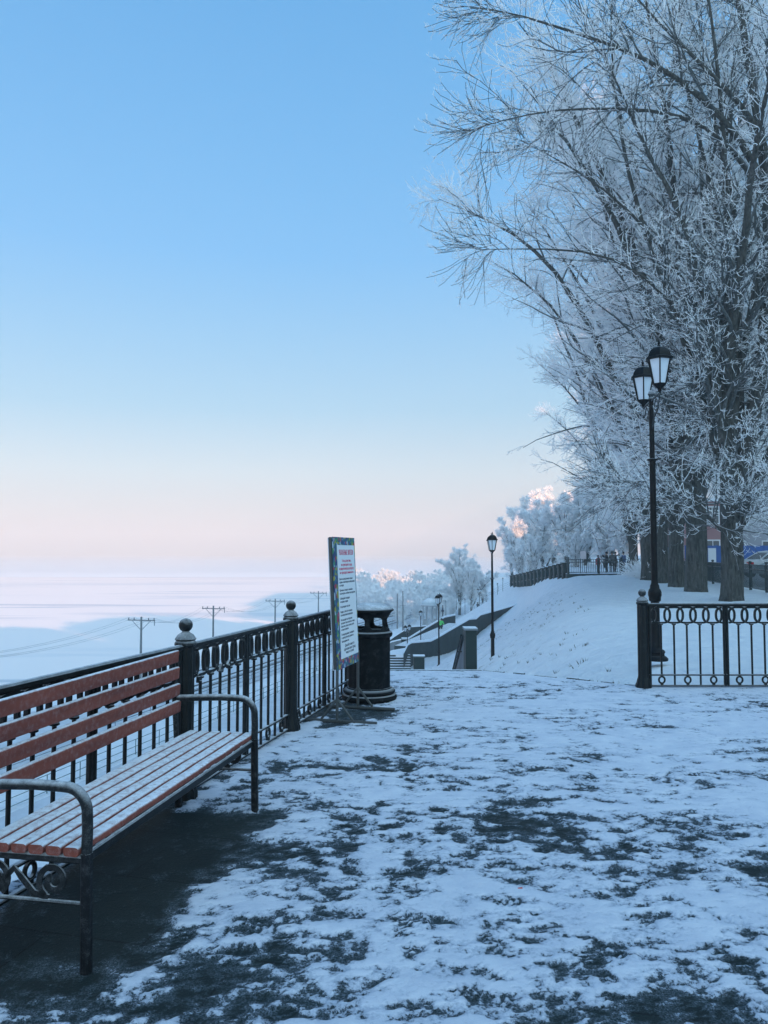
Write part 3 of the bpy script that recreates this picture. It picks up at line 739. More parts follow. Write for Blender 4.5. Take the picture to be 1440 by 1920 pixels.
# flight between the walls
def flight(name, label, A, B, width, n, m1, m2):
    """steps from A up to B, each a tread with snow"""
    root = thing(name, label, 'stairs', A); d = B-A; h = Vector((d.x, d.y, 0)); hl = h.length; u = h/hl; root.rotation_euler.z = math.atan2(u.y, u.x)
    mb = MB(); sn = MB()
    for i in range(n):
        z = d.z*(i+1)/n; x = hl*i/n; ln = hl/n
        mb.box((x+ln/2, 0, z-.35), (ln+.03, width, .7)); sn.box((x+ln/2+.03, 0, z+.012), (ln-.05, width*.96, .03))
    mb.build('steps', m1, root); sn.build('snow_on_treads', m2, root); return root
flight('stone_stairs', 'dark stone steps climbing between the two granite walls', at(770, 1213, 68), at(868, 1170, 78.5), 3.2, 26, M_STONE, M_SNOWP)
r_ = flight('stone_stairs', 'short flight of dark snowy steps right of the litter bin', at(741, 1256, 60), at(741, 1227, 62.2), 2.4, 6, M_STONE, M_SNOWP)
r_ = flight('stone_stairs', 'stairs dropping from the terrace edge toward the river', Vector((.52, 17.4, -3.25)), Vector((.52, 10.98, -.12)), 1.5, 20, M_STONE, M_SNOWP)
# landing snow between flight and wall
mb = MB(); a_, b_, c_, d_ = at(715, 1227, 62.4), at(757, 1227, 61.5), at(764, 1214, 66), at(735, 1219, 67)
mb.add([a_, b_, c_, d_]+[q-Vector((0, 0, 1)) for q in (a_, b_, c_, d_)], [(0, 1, 2, 3), (0, 4, 5, 1), (1, 5, 6, 2), (2, 6, 7, 3), (3, 7, 4, 0)])
tag(mb.build('landing', M_SNOWP), 'snow covered landing above the short flight', kind='structure')
def pier(name, label, px0, px1, ytop, Y, run, drop, zfoot, rail=True):
    A, B = at(px0, ytop, Y), at(px1, ytop, Y); wd = B.x-A.x; root = thing(name, label, 'wall', (A.x, Y, zfoot)); H_ = A.z-zfoot
    mb = MB(); mb.box((wd/2, .15, H_/2), (wd, .30, H_)); mb.build('pier', M_STONE, root)
    mb = MB(); mb.box((wd/2, .15, H_+.014), (wd+.03, .33, .028)); mb.build('coping', M_STONEL, root)
    mb = MB(); t = .10; vs = [(wd-t-.02, .302, -1.2), (wd-t-.02, .302, H_-.03), (wd-t-.02, run, H_-drop), (wd-t-.02, run, -drop-1.5)]
    vs += [(v[0]+t, v[1], v[2]) for v in vs]
    mb.add(vs, [(0, 1, 2, 3), (7, 6, 5, 4), (1, 5, 6, 2), (0, 4, 5, 1), (2, 6, 7, 3)]); mb.build('flank_wall', M_STONEL, root)
    mb = MB(); mb.bar((wd-t/2-.02, .30, H_+.0), (wd-t/2-.02, run, H_-drop+.03), .16, .035)
    mb.build('sloping_coping', M_STONE, root)
    if rail:
        mb = MB()
        for dz in (-.10, -.24): mb.tube([(wd-t-.09, .32, H_+dz), (wd-t-.09, run, H_+dz-drop)], .012, 8)
        for f_ in (.1, .5, .9): mb.bar((wd-t-.02, .3+f_*(run-.3), H_-.1-drop*f_), (wd-t-.1, .3+f_*(run-.3), H_-.1-drop*f_), .02, .02)
        mb.build('handrail', M_IRON, root)
    return root
pier('stair_parapet', 'granite pillar and sloping stair wall with handrails at the terrace edge', 873, 894, 1182, 10.98, 6.5, 3.1, -.02)
pier('stair_parapet', 'smaller granite stair pillar lower down, left of the double lamp', 776, 796, 1232, 20.5, 7, 3.6, -3.2, False)

# ------------------------------------------------------------------ gazebo
M_WHITE = frosted('gazebo_paint', (.36, .39, .42), .6, .6, 1, .9, .05, sc=8); M_COP = frosted('gazebo_roof', (.30, .38, .42), .6, .2, .9, .7, .1, sc=5)
GB = at(806, 1174, 120); gz = thing('gazebo', 'small round white gazebo with columns, balustrade and domed roof', 'gazebo', GB)
mb = MB(); mb.lathe([(1.45, -1.5), (1.45, 0), (1.38, .02), (1.38, .14)], 16); mb.build('base', M_WHITE, gz)
for k in range(8):
    a = R(22.5+45*k); mb = MB(); mb.lathe([(.13, .14), (.13, .24), (.09, .3), (.08, 2.9), (.12, 3.0), (.12, 3.08)], 10, (1.15*math.cos(a), 1.15*math.sin(a), 0)); mb.build('column', M_WHITE, gz)
mb = MB()
for k in range(8):
    if k == 1: continue
    a0, a1 = R(22.5+45*k), R(67.5+45*k); p0 = Vector((1.2*math.cos(a0), 1.2*math.sin(a0), 0)); p1 = Vector((1.2*math.cos(a1), 1.2*math.sin(a1), 0))
    for z in (.25, .98): mb.bar(p0+Vector((0, 0, z)), p1+Vector((0, 0, z)), .10, .08)
    for j in range(1, 6):
        q = p0.lerp(p1, j/6); mb.lathe([(.03, .25), (.06, .4), (.03, .6), (.05, .8), (.03, .95)], 6, (q.x, q.y, 0))
mb.build('balustrade', M_WHITE, gz)
mb = MB(); mb.lathe([(1.25, 3.05), (1.42, 3.12), (1.45, 3.3), (1.3, 3.36)], 24); mb.build('cornice', M_WHITE, gz)
mb = MB(); mb.lathe([(1.34, 3.36), (1.22, 3.6), (1.0, 3.9), (.7, 4.12), (.35, 4.26), (.1, 4.32), (.06, 4.36)], 24); mb.lathe([(.05, 4.34), (.08, 4.42), (.02, 4.55), (.005, 4.9)], 8); mb.build('roof', M_COP, gz)

# ------------------------------------------------------------------ simple railings
def railing(name, label, P, h, sp, m, cat='railing', r=.035, rails=(1.0, .55, .12), posts_r=.05, ballr=0, n_bal=0, group=None):
    root = thing(name, label, cat, P[0], 0, group); o = Vector(P[0])
    for a, b in zip(P[:-1], P[1:]):
        a, b = Vector(a), Vector(b); Ln = (b-a).length; n = max(1, int(Ln/sp)); rl = MB()
        for k in rails: rl.bar(a-o+Vector((0, 0, h*k)), b-o+Vector((0, 0, h*k)), r, r)
        if n_bal:
            for j in range(int(Ln/n_bal)):
                q = a.lerp(b, (j+.5)*n_bal/Ln)-o; rl.bar(q+Vector((0, 0, h*rails[-1])), q+Vector((0, 0, h*rails[0])), r*.7, r*.7, up=(0, 1, 0))
        rl.build('railing_panel', m, root)
        for j in range(n+(b-Vector(P[-1])).length.__lt__(1e-6)):
            q = a.lerp(b, j/n)-o; mb = MB(); mb.bar(q-Vector((0, 0, .15)), q+Vector((0, 0, h*1.03)), posts_r, posts_r, up=(0, 1, 0))
            if ballr: mb.ball(q+Vector((0, 0, h*1.03+ballr)), ballr, 10)
            mb.build('railing_post', m, root)
    return root
M_RAIL = frosted('dark_rail', (.03, .045, .05), .6, .5, 1, .8, .1, sc=20)
M_RAILW = frosted('pale_rail', (.16, .2, .24), .6, .5, 1, .8, .1, sc=20)
M_RAILG = frosted('green_rail', (.05, .13, .13), .6, .5, 1, .8, .1, sc=20)
def onpl(f, ys, dz=0): return [(f(y), y, tz(f(y), y)+dz) for y in ys]
railing('railing', 'long pale ramp railing rising toward the far slope left of the gazebo', [(x, y, max(tz(x, y), -12.6)) for x, y in ((-2, 140), (1.6, 152), (8, 178), (15, 206), (23, 238))], 1.3, 4, M_RAILW, n_bal=.9)
railing('railing', 'dark slope railing climbing from the far lamps to the tree tops', [at(868, 1166, 150), at(890, 1147, 158), at(910, 1126, 166), at(935, 1108, 172), at(962, 1096, 178)], 1.0, 6, M_RAIL)
railing('railing', 'green railing along the lower road seen under the bench back', onpl(lambda y: .28*y-34, (30, 45, 60, 75, 95)), 1.1, 3, M_RAILG, r=.05)
railing('railing', 'white railway barrier beyond the lower road', onpl(lambda y: .28*y-40.5, (40, 60, 80, 100, 125, 150)), 1.1, 5, M_RAILW, r=.09)
# stone balustrade on the crest
b0, b1 = at(1060, 1084, 58), at(960, 1096, 102)
mid = at(1015, 1089, 76)
bal = thing('stone_balustrade', 'row of dark granite posts and rails along the top of the snowy bank', 'balustrade', b0)
prev = None
for i in range(15):
    t = i/14; q = (b0*(1-t)**2+mid*2*t*(1-t)+b1*t*t); q = Vector(q); mb = MB()
    mb.box(q-b0+Vector((0, 0, .35)), (.45, .45, 1.5)); mb.box(q-b0+Vector((0, 0, 1.12)), (.58, .58, .10)); mb.build('stone_post', M_STONE, bal)
    if prev is not None:
        mb = MB()
        for h in (.95, .25): mb.bar(prev-b0+Vector((0, 0, h)), q-b0+Vector((0, 0, h)), .12, .12)
        for j in range(1, 8): c_ = prev.lerp(q, j/8)-b0; mb.bar(c_+Vector((0, 0, .2)), c_+Vector((0, 0, .95)), .05, .05, up=(0, 1, 0))
        mb.build('rail', M_RAIL, bal)
    prev = q
# upper viewing platform with plinth and fence
A, B_ = at(1063, 1076, 56), at(1180, 1074, 58.5)
pl = thing('viewing_platform', 'granite plinth of the upper viewing platform at the crest of the bank', 'platform', (A.x, A.y, 0))
mb = MB(); mb.prism([(0, 0), (B_.x-A.x+4, 2.5), (B_.x-A.x+4, 10), (1.6, 10)], -1.0, .10); mb.build('plinth', M_STONE, pl)
rt = railing('iron_fence', 'dark iron fence around the upper viewing platform where people stand', [(A.x+.15, A.y+.2, .1), ((A.x+B_.x)/2, A.y+1.3, .1), (B_.x+3, B_.y+.6, .1)], 1.05, 1.55, M_RAIL, 'fence', .045, (1.0, .8, .1), .16, .08, .17)

# street fence behind the trees
P_ = [(.19*y+9.6, y, tz(.19*y+9.6, y)) for y in (20, 27, 34, 41, 48, 55)]
railing('iron_fence', 'dark picket fence between the tree row and the street', P_, 1.12, 2.3, M_RAIL, 'fence', .04, (1.0, .82, .1), .11, .07, .15)

# ------------------------------------------------------------------ trees
def grow(rng, P, Rd, n, t0, t1, a0, a1, length, segs, up, wig, rk, rtip, taper=.55, rmax=1, out=0):
    Np, S1, _ = P.shape; S = S1-1
    t = rng.uniform(t0, t1, (Np, n)); f = t*S; i = np.clip(f.astype(int), 0, S-1); fr = (f-i)[..., None]
    r_ = np.arange(Np)[:, None]; A = P[r_, i]; B = P[r_, i+1]; pos = A*(1-fr)+B*fr
    T = B-A; T /= np.linalg.norm(T, axis=-1, keepdims=True)+1e-9
    rad = Rd[r_, i]*(1-fr[..., 0])+Rd[r_, i+1]*fr[..., 0]
    Rn = rng.normal(size=T.shape); Rn -= (Rn*T).sum(-1, keepdims=True)*T; Rn /= np.linalg.norm(Rn, axis=-1, keepdims=True)+1e-9
    ang = np.radians(rng.uniform(a0, a1, (Np, n)))[..., None]
    d = np.cos(ang)*T+np.sin(ang)*Rn
    ln = length*(1-taper*t)*rng.uniform(.6, 1.25, (Np, n))
    d = d.reshape(-1, 3); pos = pos.reshape(-1, 3); ln = ln.ravel(); rad = np.minimum(rad.ravel()*rk, rmax)
    M = len(d); O = np.empty((M, segs+1, 3)); O[:, 0] = pos; p = pos.copy()
    upv = np.array([0, 0, 1.0])
    for s_ in range(segs):
        d = d+upv*(up[0]+(up[1]-up[0])*s_/max(1, segs-1))/segs+rng.normal(size=d.shape)*wig
        d /= np.linalg.norm(d, axis=1, keepdims=True); p = p+d*(ln/segs)[:, None]; O[:, s_+1] = p
    tt = np.linspace(0, 1, segs+1)[None]; RR = rad[:, None]*(1-tt)+np.minimum(rad, rtip)[:, None]*tt
    return O, np.maximum(RR, rtip)
def skin(levels):
    Vs, Qs, Ms = [], [], []; off = 0
    for P, Rd, k, mi in levels:
        Nn, S1, _ = P.shape
        T = np.empty_like(P); T[:, 1:-1] = P[:, 2:]-P[:, :-2]; T[:, 0] = P[:, 1]-P[:, 0]; T[:, -1] = P[:, -1]-P[:, -2]
        T /= np.linalg.norm(T, axis=-1, keepdims=True)+1e-9
        ref = np.where(np.abs(T[..., :1]) < .7, np.array([1.0, 0, 0]), np.array([0, 1.0, 0]))
        if S1 > 2: ref = np.broadcast_to(ref[:, :1], T.shape)
        U = np.cross(T, ref); U /= np.linalg.norm(U, axis=-1, keepdims=True)+1e-9; W = np.cross(T, U)
        a = np.arange(k)*2*np.pi/k
        V = P[:, :, None]+Rd[..., None, None]*(np.cos(a)[:, None]*U[:, :, None]+np.sin(a)[:, None]*W[:, :, None])
        idx = (np.arange(Nn*S1*k)+off).reshape(Nn, S1, k); nx_ = np.roll(idx, -1, 2)
        q = np.stack([idx[:, :-1], nx_[:, :-1], nx_[:, 1:], idx[:, 1:]], -1).reshape(-1, 4)
        Vs.append(V.reshape(-1, 3)); Qs.append(q); Ms.append(np.full(len(q), mi)); off += Nn*S1*k
    return np.concatenate(Vs), np.concatenate(Qs), np.concatenate(Ms)
def resample(pts, n):
    pts = np.array(pts, float); d = np.r_[0, np.cumsum(np.linalg.norm(np.diff(pts, axis=0), axis=1))]
    t = np.linspace(0, d[-1], n); o = np.stack([np.interp(t, d, pts[:, k]) for k in range(3)], 1)
    for _ in range(2): o[1:-1] = (o[:-2]+2*o[1:-1]+o[2:])/4
    return o
def limbs(rng, H, n, spread, r0, hb=(2.2, 6.5), droop=-.25, reach=1.0):
    Ls, Rs = [], []
    for i in range(n):
        az = 2*math.pi*(i+rng.uniform(-.3, .3))/n; inner = i % 3 == 0
        tilt = R(rng.uniform(6, 16) if inner else rng.uniform(spread*.55, spread)); zb = rng.uniform(*hb)
        ln = (H-zb)*rng.uniform(.88, 1.05)*(1 if inner else reach*rng.uniform(.75, 1.0))
        p = np.array([0, 0, zb]); dz = np.array([math.sin(tilt)*math.cos(az), math.sin(tilt)*math.sin(az), math.cos(tilt)]); pts = [p.copy()]
        h = np.array([math.cos(az), math.sin(az), 0])
        for s_ in range(12):
            k = s_/12; dz = dz+h*(.05 if not inner else .02)*(1 if k > .3 else -.6)+np.array([0, 0, (.04 if k < .5 else droop*.25)])+rng.normal(size=3)*.05
            dz /= np.linalg.norm(dz); p = p+dz*ln/12; pts.append(p.copy())
        Ls.append(pts); rr_ = r0*rng.uniform(.38, .62); Rs.append(rr_*(1-np.linspace(0, 1, 13))**.8+.008)
    return np.array(Ls), np.array(Rs)
def trunk_mesh(rng, r0, h, LP, LR, m):
    z = np.array([-.5, 0, .25, .7, 1.5, h*.6, h]); P = np.stack([.04*np.sin(z*1.3), .04*np.cos(z), z], 1)[None]
    Rd = np.array([r0*1.25, r0*1.2, r0*1.08, r0*1.03, r0, r0*.97, r0*.9])[None]
    P = np.stack([np.interp(np.linspace(0, 6, 25), np.arange(7), P[0, :, k]) for k in range(3)], 1)[None]; Rd = np.interp(np.linspace(0, 6, 25), np.arange(7), Rd[0])[None]
    Vt, Qt, Mt = skin([(P, Rd, 20, 0), (LP, LR, 9, 0)])
    n = 25*20; a = np.arctan2(Vt[:n, 1], Vt[:n, 0]); bump_ = 1+.10*np.sin(a*5+Vt[:n, 2]*.4)+.05*np.sin(a*11+2)+.05*fbm(a*4, Vt[:n, 2]*1.5, 1, 3, .5, 7)
    Vt[:n, 0] *= bump_; Vt[:n, 1] *= bump_
    return np_mesh('trunk', Vt, Qt, [m])
def tree_meshes(seed, H, nl, spread, r0, n1, n2, n3, n4=0, l=(4.2, 1.5, .62, .25), tr=(.030, .011, .0075), mats=None, custom=None, hb=(2.2, 6.5), n1b=6, reach=1.0, trunk_h=None):
    rng = np.random.default_rng(seed)
    LP, LR = limbs(rng, H, nl, spread, r0, hb, reach=reach)
    if custom is not None:
        CP = np.array([resample(c, 13) for c, _, _ in custom]); CR = np.array([np.linspace(a, .008 if b < .05 else b, 13) for _, a, b in custom])
        LP = np.concatenate([LP, CP]); LR = np.concatenate([LR, CR])
    th = trunk_h or hb[1]
    bark, br, tw = mats or (M_BARK, M_BRANCH, M_TWIG)
    tm = trunk_mesh(rng, r0, th, LP, LR, bark)
    B1, R1 = grow(rng, LP, LR, n1, .10, .98, 25, 60, l[0], 8, (.35, -.45), .13, .5, tr[0]*.4, .60, .07)
    E1, Q1 = grow(rng, LP, LR, n1b, .02, .5, 50, 100, l[0]*.55, 8, (-.5, .5), .16, .3, tr[0]*.5, .3, .035)
    E2, Q2 = grow(rng, LP, LR, 7, .80, 1.0, 8, 45, l[0]*.30, 8, (.3, -.5), .14, .7, tr[0]*.3, .2, .03)
    B1 = np.concatenate([B1, E1, E2]); R1 = np.concatenate([R1, Q1, Q2])
    B2, R2 = grow(rng, B1, R1, n2, .08, 1.0, 20, 50, l[1], 6, (-.5, .8), .13, .55, tr[1], .5, .018)
    B3, R3 = grow(rng, B2, R2, n3, .15, 1.0, 25, 60, l[2], 3, (-.3, 1.1), .16, .8, tr[2], .4, tr[1])
    lv = [(B1, R1, 5, 0), (B2, R2, 3, 0 if tr[1] < .010 else 1), (B3, R3, 3, 1)]
    L3, RL = grow(rng, LP, LR, 30, .35, 1.0, 30, 80, l[1]*.8, 4, (.1, .1), .2, .3, tr[1], .3, .014); lv.append((L3, RL, 3, 1))
    if n4:
        B4, R4 = grow(rng, B3, R3, n4, .2, 1.0, 25, 60, l[3], 2, (.2, .6), .2, .9, tr[2]*.9, .3, tr[2]); lv.append((B4, R4, 3, 1))
    Vc, Qc, Mc = skin(lv)
    return tm, np_mesh('crown', Vc, Qc, [br, tw], Mc, smooth=False)
def plant(meshes, x, y, z, rz, sc, label, group, cat='tree', name='deciduous_tree'):
    o = thing(name, label, cat, (x, y, z), rz, group, sc); child('trunk', meshes[0], o); child('crown', meshes[1], o); return o
# nearest tree: its big limbs placed as in the place
T1 = Vector((11.95, 26.6, 0))
def cl(pts, Y0, Y1, a, b):
    n = len(pts); return ([tuple(at(px, py, Y0+(Y1-Y0)*i/(n-1))-T1) for i, (px, py) in enumerate(pts)], a, b)
custom = [
    cl([(1374, 1000), (1392, 880), (1425, 720), (1445, 520), (1442, 340), (1412, 160), (1380, 0), (1370, -160)], 26.6, 26.2, .30, .07),
    cl([(1442, 360), (1440, 250), (1353, 156), (1275, 78), (1192, 0), (1150, -80)], 26.3, 24.8, .13, .035),
    cl([(1442, 370), (1420, 300), (1357, 215), (1284, 151), (1215, 105), (1137, 76), (1050, 52), (945, 10), (862, 8)], 26.4, 24.0, .13, .02),
    cl([(1444, 420), (1412, 320), (1353, 243), (1275, 208), (1165, 199), (1020, 202), (940, 222), (885, 240)], 26.5, 25.0, .10, .015),
    cl([(1385, 900), (1350, 700), (1310, 560), (1238, 458), (1192, 399), (1128, 344), (1046, 293), (963, 254)], 26.7, 27.2, .13, .02),
    cl([(1380, 930), (1350, 760), (1290, 590), (1206, 504), (1142, 465), (1020, 463), (892, 465)], 26.7, 25.6, .12, .015),
    cl([(1378, 960), (1330, 800), (1290, 640), (1200, 420), (1160, 250), (1140, 60), (1150, -100)], 26.8, 28.5, .15, .03),
    cl([(1382, 960), (1395, 700), (1350, 420), (1310, 250), (1260, 60), (1250, -90)], 26.8, 28.0, .16, .04),
    cl([(1372, 1000), (1440, 860), (1500, 700), (1540, 500)], 26.6, 25.0, .2, .06),
    cl([(1372, 1010), (1300, 940), (1240, 900), (1150, 900)], 26.6, 25.6, .07, .015),
    cl([(1372, 1010), (1420, 950), (1470, 930)], 26.4, 24.6, .07, .015)]
t1 = tree_meshes(11, 25, 7, 26, .33, 14, 9, 4, 2, custom=custom, tr=(.028, .0085, .0062), l=(4.7, 1.9, .42, .15), hb=(2.9, 7), n1b=5, trunk_h=5.0)
plant(t1, T1.x, T1.y, -.05, 0, 1, 'nearest big bare tree with rimed twigs, thick trunk behind the right fence', 'old trees in a row along the lawn')
tA = tree_meshes(21, 23, 13, 34, .28, 14, 9, 5, 0, l=(4.8, 2.0, .48, .25), tr=(.03, .011, .0085), n1b=5, hb=(2.0, 6))
tB = tree_meshes(33, 24, 14, 31, .33, 14, 9, 5, 0, l=(4.8, 2.0, .48, .25), tr=(.03, .011, .0085), n1b=5, hb=(1.8, 6))
row = [(1306, 1110, 32.8, tB, 40, 1.2, 'second tree of the row, double trunk wrapped in hanging twigs'), (1270, 1101, 37.2, tA, 100, 1.2, 'third tree of the row counting from the nearest trunk'),
       (1240, 1093, 42, tB, 200, 1.15, 'fourth tree of the row, half hidden behind the lamp pole'), (1212, 1089, 46.5, tA, 300, 1.1, 'fifth tree of the row, just left of the lamp pole'),
       (1188, 1084, 54, tB, 20, .9, 'farthest tree of the row, behind the frosty bush')]
for px, py, Yd, tm, rz, sc_, lb in row:
    p = at(px, py, Yd); plant(tm, p.x, Yd, tz(p.x, Yd)-.05, R(rz), sc_, lb, 'old trees in a row along the lawn')
p = at(1322, 1110, 33.4); mb = MB(); 
back = [(20, 38, tA, 150, .95, 'rimed tree across the street behind the white car'), (26, 50, tB, 70, 1.0, 'tall rimed tree behind the blue hoarding'),
        (23, 66, tA, 10, 1.05, 'tall tree with sunlit pink top behind the tree row'), (29, 84, tB, 250, 1.0, 'tall sunlit tree far behind the tree row'), (34, 75, tA, 210, 1.0, 'rimed tree at the far end of the street'),
        (28, 95, tB, 160, 1.0, 'distant tall rimed tree right of the sunlit ones')]
for x, y, tm, rz, sc_, lb in back: plant(tm, x, y, tz(x, y)-.05, R(rz), sc_, lb, 'rimed trees beyond the tree row')
# far frosty trees
FM = (M_BARK, M_BRANCHF, M_TWIGF)
fA = tree_meshes(51, 11, 12, 30, .20, 12, 10, 7, 0, l=(2.2, 1.0, .42, .2), tr=(.03, .015, .012), mats=FM, hb=(1.2, 4.5), n1b=5)
fB = tree_meshes(52, 12, 11, 23, .22, 13, 10, 7, 0, l=(1.9, .95, .42, .2), tr=(.03, .015, .012), mats=FM, hb=(1.0, 5), n1b=6)
far = [(960, 1096, 975, 118, fB, 'narrow frosty tree, leftmost of the crest trees'), (992, 1094, 950, 165, fA, 'sunlit pink frosty tree behind the two blue ones'),
       (1018, 1092, 955, 108, fA, 'broad frosty tree above the granite balustrade'), (1040, 1090, 932, 125, fB, 'tallest frosty tree of the crest group'),
       (1062, 1085, 945, 96, fA, 'frosty tree with pink lit crown left of the platform corner'), (1098, 1084, 925, 100, fB, 'frosty tree with dark trunk behind the white poster'),
       (1105, 1078, 915, 140, fA, 'far sunlit tree rising over the viewing platform'), (1135, 1078, 960, 84, fA, 'frosty tree behind the people on the platform'),
       (1165, 1078, 940, 78, fB, 'frosty tree behind the right end of the platform fence'),
       (862, 1150, 1035, 175, fB, 'tall frosty tree standing above the gazebo slope'), (884, 1152, 1062, 168, fA, 'leaning frosty tree beside the far path lamps'), (905, 1140, 1072, 176, fB, 'small frosty tree over the walkers'),
       (975, 1096, 1020, 105, fA, 'low frosty tree in front of the narrow crest tree'), (1000, 1092, 1010, 98, fB, 'low bushy frosty tree at the balustrade'), (1080, 1082, 1000, 88, fB, 'low frosty tree at the platform corner')]
for i, (px, yb, yt, Yd, tm, lb) in enumerate(far):
    b = at(px, yb, Yd); t_ = at(px, yt, Yd); h = t_.z-b.z
    plant(tm, b.x, Yd, b.z-.2, R(47*i), h/(11.2 if tm is fA else 12.2)*1.1, lb, 'distant frosty trees on the bank', name='frosted_tree')
# hazy wood on the lower bank: one mass
wm = tree_meshes(71, 9, 9, 36, .15, 8, 6, 5, 0, l=(1.9, 1.0, .6, .2), tr=(.04, .028, .024), mats=FM, hb=(.8, 3), n1b=4)
rngw = np.random.default_rng(9); vv = []; qq = []
src = wm[1]; nv = len(src.vertices); co = np.empty(nv*3, np.float32); src.vertices.foreach_get('co', co); co = co.reshape(-1, 3)
li = np.empty(len(src.loops), np.int32); src.loops.foreach_get('vertex_index', li); li = li.reshape(-1, 4); off = 0
keepq = rngw.uniform(size=len(li)) < 1.1
for i in range(95):
    y = 160+200*(i/95)**1.1+rngw.uniform(-8, 8); px = rngw.uniform(655, 850) 
    x = (px-720)/F*y; sc_ = rngw.uniform(.42, .78)*(1+.25*(y > 280)); a = rngw.uniform(0, 6.28); c, s_ = math.cos(a), math.sin(a)
    q = co*sc_; q = np.stack([q[:, 0]*c-q[:, 1]*s_+x, q[:, 0]*s_+q[:, 1]*c+y, q[:, 2]+max(tz(x, y), -14)-.3], 1); vv.append(q); qq.append(li+off); off += nv
me = np_mesh('wood', np.concatenate(vv), np.concatenate(qq), [M_TWIGF], smooth=False)
o = bpy.data.objects.new('frosty_wood', me); COL.objects.link(o); tag(o, 'hazy frosted wood along the lower river bank', 'wood', kind='stuff')
for m_ in wm: bpy.data.meshes.remove(m_)
# frosted bush by the platform
rngb = np.random.default_rng(5); n = 70; st = np.zeros((n, 7, 3)); 
az = rngb.uniform(0, 6.28, n); tl = np.radians(rngb.uniform(15, 75, n)); d = np.stack([np.sin(tl)*np.cos(az), np.sin(tl)*np.sin(az), np.cos(tl)], 1); ln = rngb.uniform(.9, 1.7, n)
for s_ in range(6): st[:, s_+1] = st[:, s_]+d*(ln/6)[:, None]; d = d+rngb.normal(size=d.shape)*.06+np.array([0, 0, -.05]); d /= np.linalg.norm(d, axis=1, keepdims=True)
rs = np.full((n, 7), .018); b2, r2 = grow(rngb, st, rs, 7, .3, 1, 20, 50, .5, 3, (0, 0), .15, .8, .010)
Vb, Qb, Mb = skin([(st, rs, 4, 0), (b2, r2, 3, 0)]); me = np_mesh('bush', Vb, Qb, [M_TWIGF], smooth=False)
for px, py, Yd, lb in ((1196, 1078, 50, 'frosted bare bush in front of the platform fence'), (1222, 1082, 47, 'frosted bare bush at the foot of the fifth tree')):
    p = at(px, py, Yd); o = bpy.data.objects.new('bush', me); COL.objects.link(o); o.location = (p.x, Yd, tz(p.x, Yd)-.05); o.rotation_euler.z = px; tag(o, lb, 'bush', 'frosted bushes')

# ------------------------------------------------------------------ power line along the railway
M_POLE = plain('weathered_pole', (.20, .22, .24), .8, nz=3)
def ppole(x, y, h=8.2, s=1, label='', yaw=0):
    z = max(tz(x, y), -13.2); o = thing('power_pole', label, 'power pole', (x, y, z), yaw, 'poles of the railway power line')
    mb = MB(); mb.lathe([(.15, 0), (.09, h)], 10); mb.build('pole', M_POLE, o)
    mb = MB(); mb.bar((-1.5, 0, h-.35), (1.5, 0, h-.35), .10, .10); mb.bar((0, 0, h-1.35), (-1.0, 0, h-.4), .05, .05); mb.bar((0, 0, h-1.35), (1.0, 0, h-.4), .05, .05)
    mb.build('crossarm', M_POLE, o)
    for x_ in (-1.4, -.8, .8, 1.4):
        mb = MB(); mb.lathe([(.04, 0), (.07, .06), (.04, .10), (.06, .15), (.02, .2)], 8, (x_, 0, h-.30)); mb.build('insulator', M_POLE, o)
    mb = MB(); mb.box((1.45, 0, h-.62), (.05, .05, .45)); mb.build('hanger', M_POLE, o)
    return Vector((x, y, z+h-.1))
pp = []
PL = [(-.4*52-.0+2, 45, 'off'), (at(265, 1165, 77).x, 77, ''), (at(400, 1155, 93).x, 93, ''), (at(516, 1134, 112).x, 112, ''), (at(597, 1134, 134).x, 134, '')]
labs = ['nearest power pole, outside the left edge', 'leftmost power pole with wide crossarm above the bench', 'middle power pole between the two ball topped posts', 'power pole just left of the second ball topped post', 'faint power pole partly behind the notice board']
for (x, y, _), lb in zip(PL, labs):
    hz_ = 8.3 if y < 100 else 8.0
    pp.append(ppole(x if y != 45 else -31, y, hz_, 1, lb, R(-14)))
mbw = thing('power_line', 'thin overhead wires sagging between the power poles', 'wires', pp[0])
mb_yaw = R(-14)
for off_ in (-1.4, -.8, .8, 1.4):
    mb = MB(); dv = Vector((math.cos(mb_yaw), math.sin(mb_yaw), 0))*off_
    for a, b in zip(pp[:-1], pp[1:]):
        pts = [a.lerp(b, i/10)+dv-Vector((0, 0, 1.1*4*(i/10)*(1-i/10))) for i in range(11)]; mb.tube([q-pp[0] for q in pts], .009, 4)
    mb.build('wire', M_POLE, mbw)
for px, yt, yb, Yd, lb in ((745, 1113, 1175, 150, 'thin dark mast standing in the hazy wood'), (755.5, 1108, 1178, 146, 'thicker mast beside the thin one in the hazy wood')):
    a, b = at(px, yt, Yd), at(px, yb, Yd); mb = MB(); mb.lathe([(.16, 0), (.10, a.z-b.z+1)], 8); mb.bar((-.6, 0, (a.z-b.z)*.75), (.6, 0, (a.z-b.z)*.75), .06, .06)
    tag(mb.build('mast', M_POLE, None, (b.x, Yd, b.z-1)), lb, 'mast', 'masts by the railway')
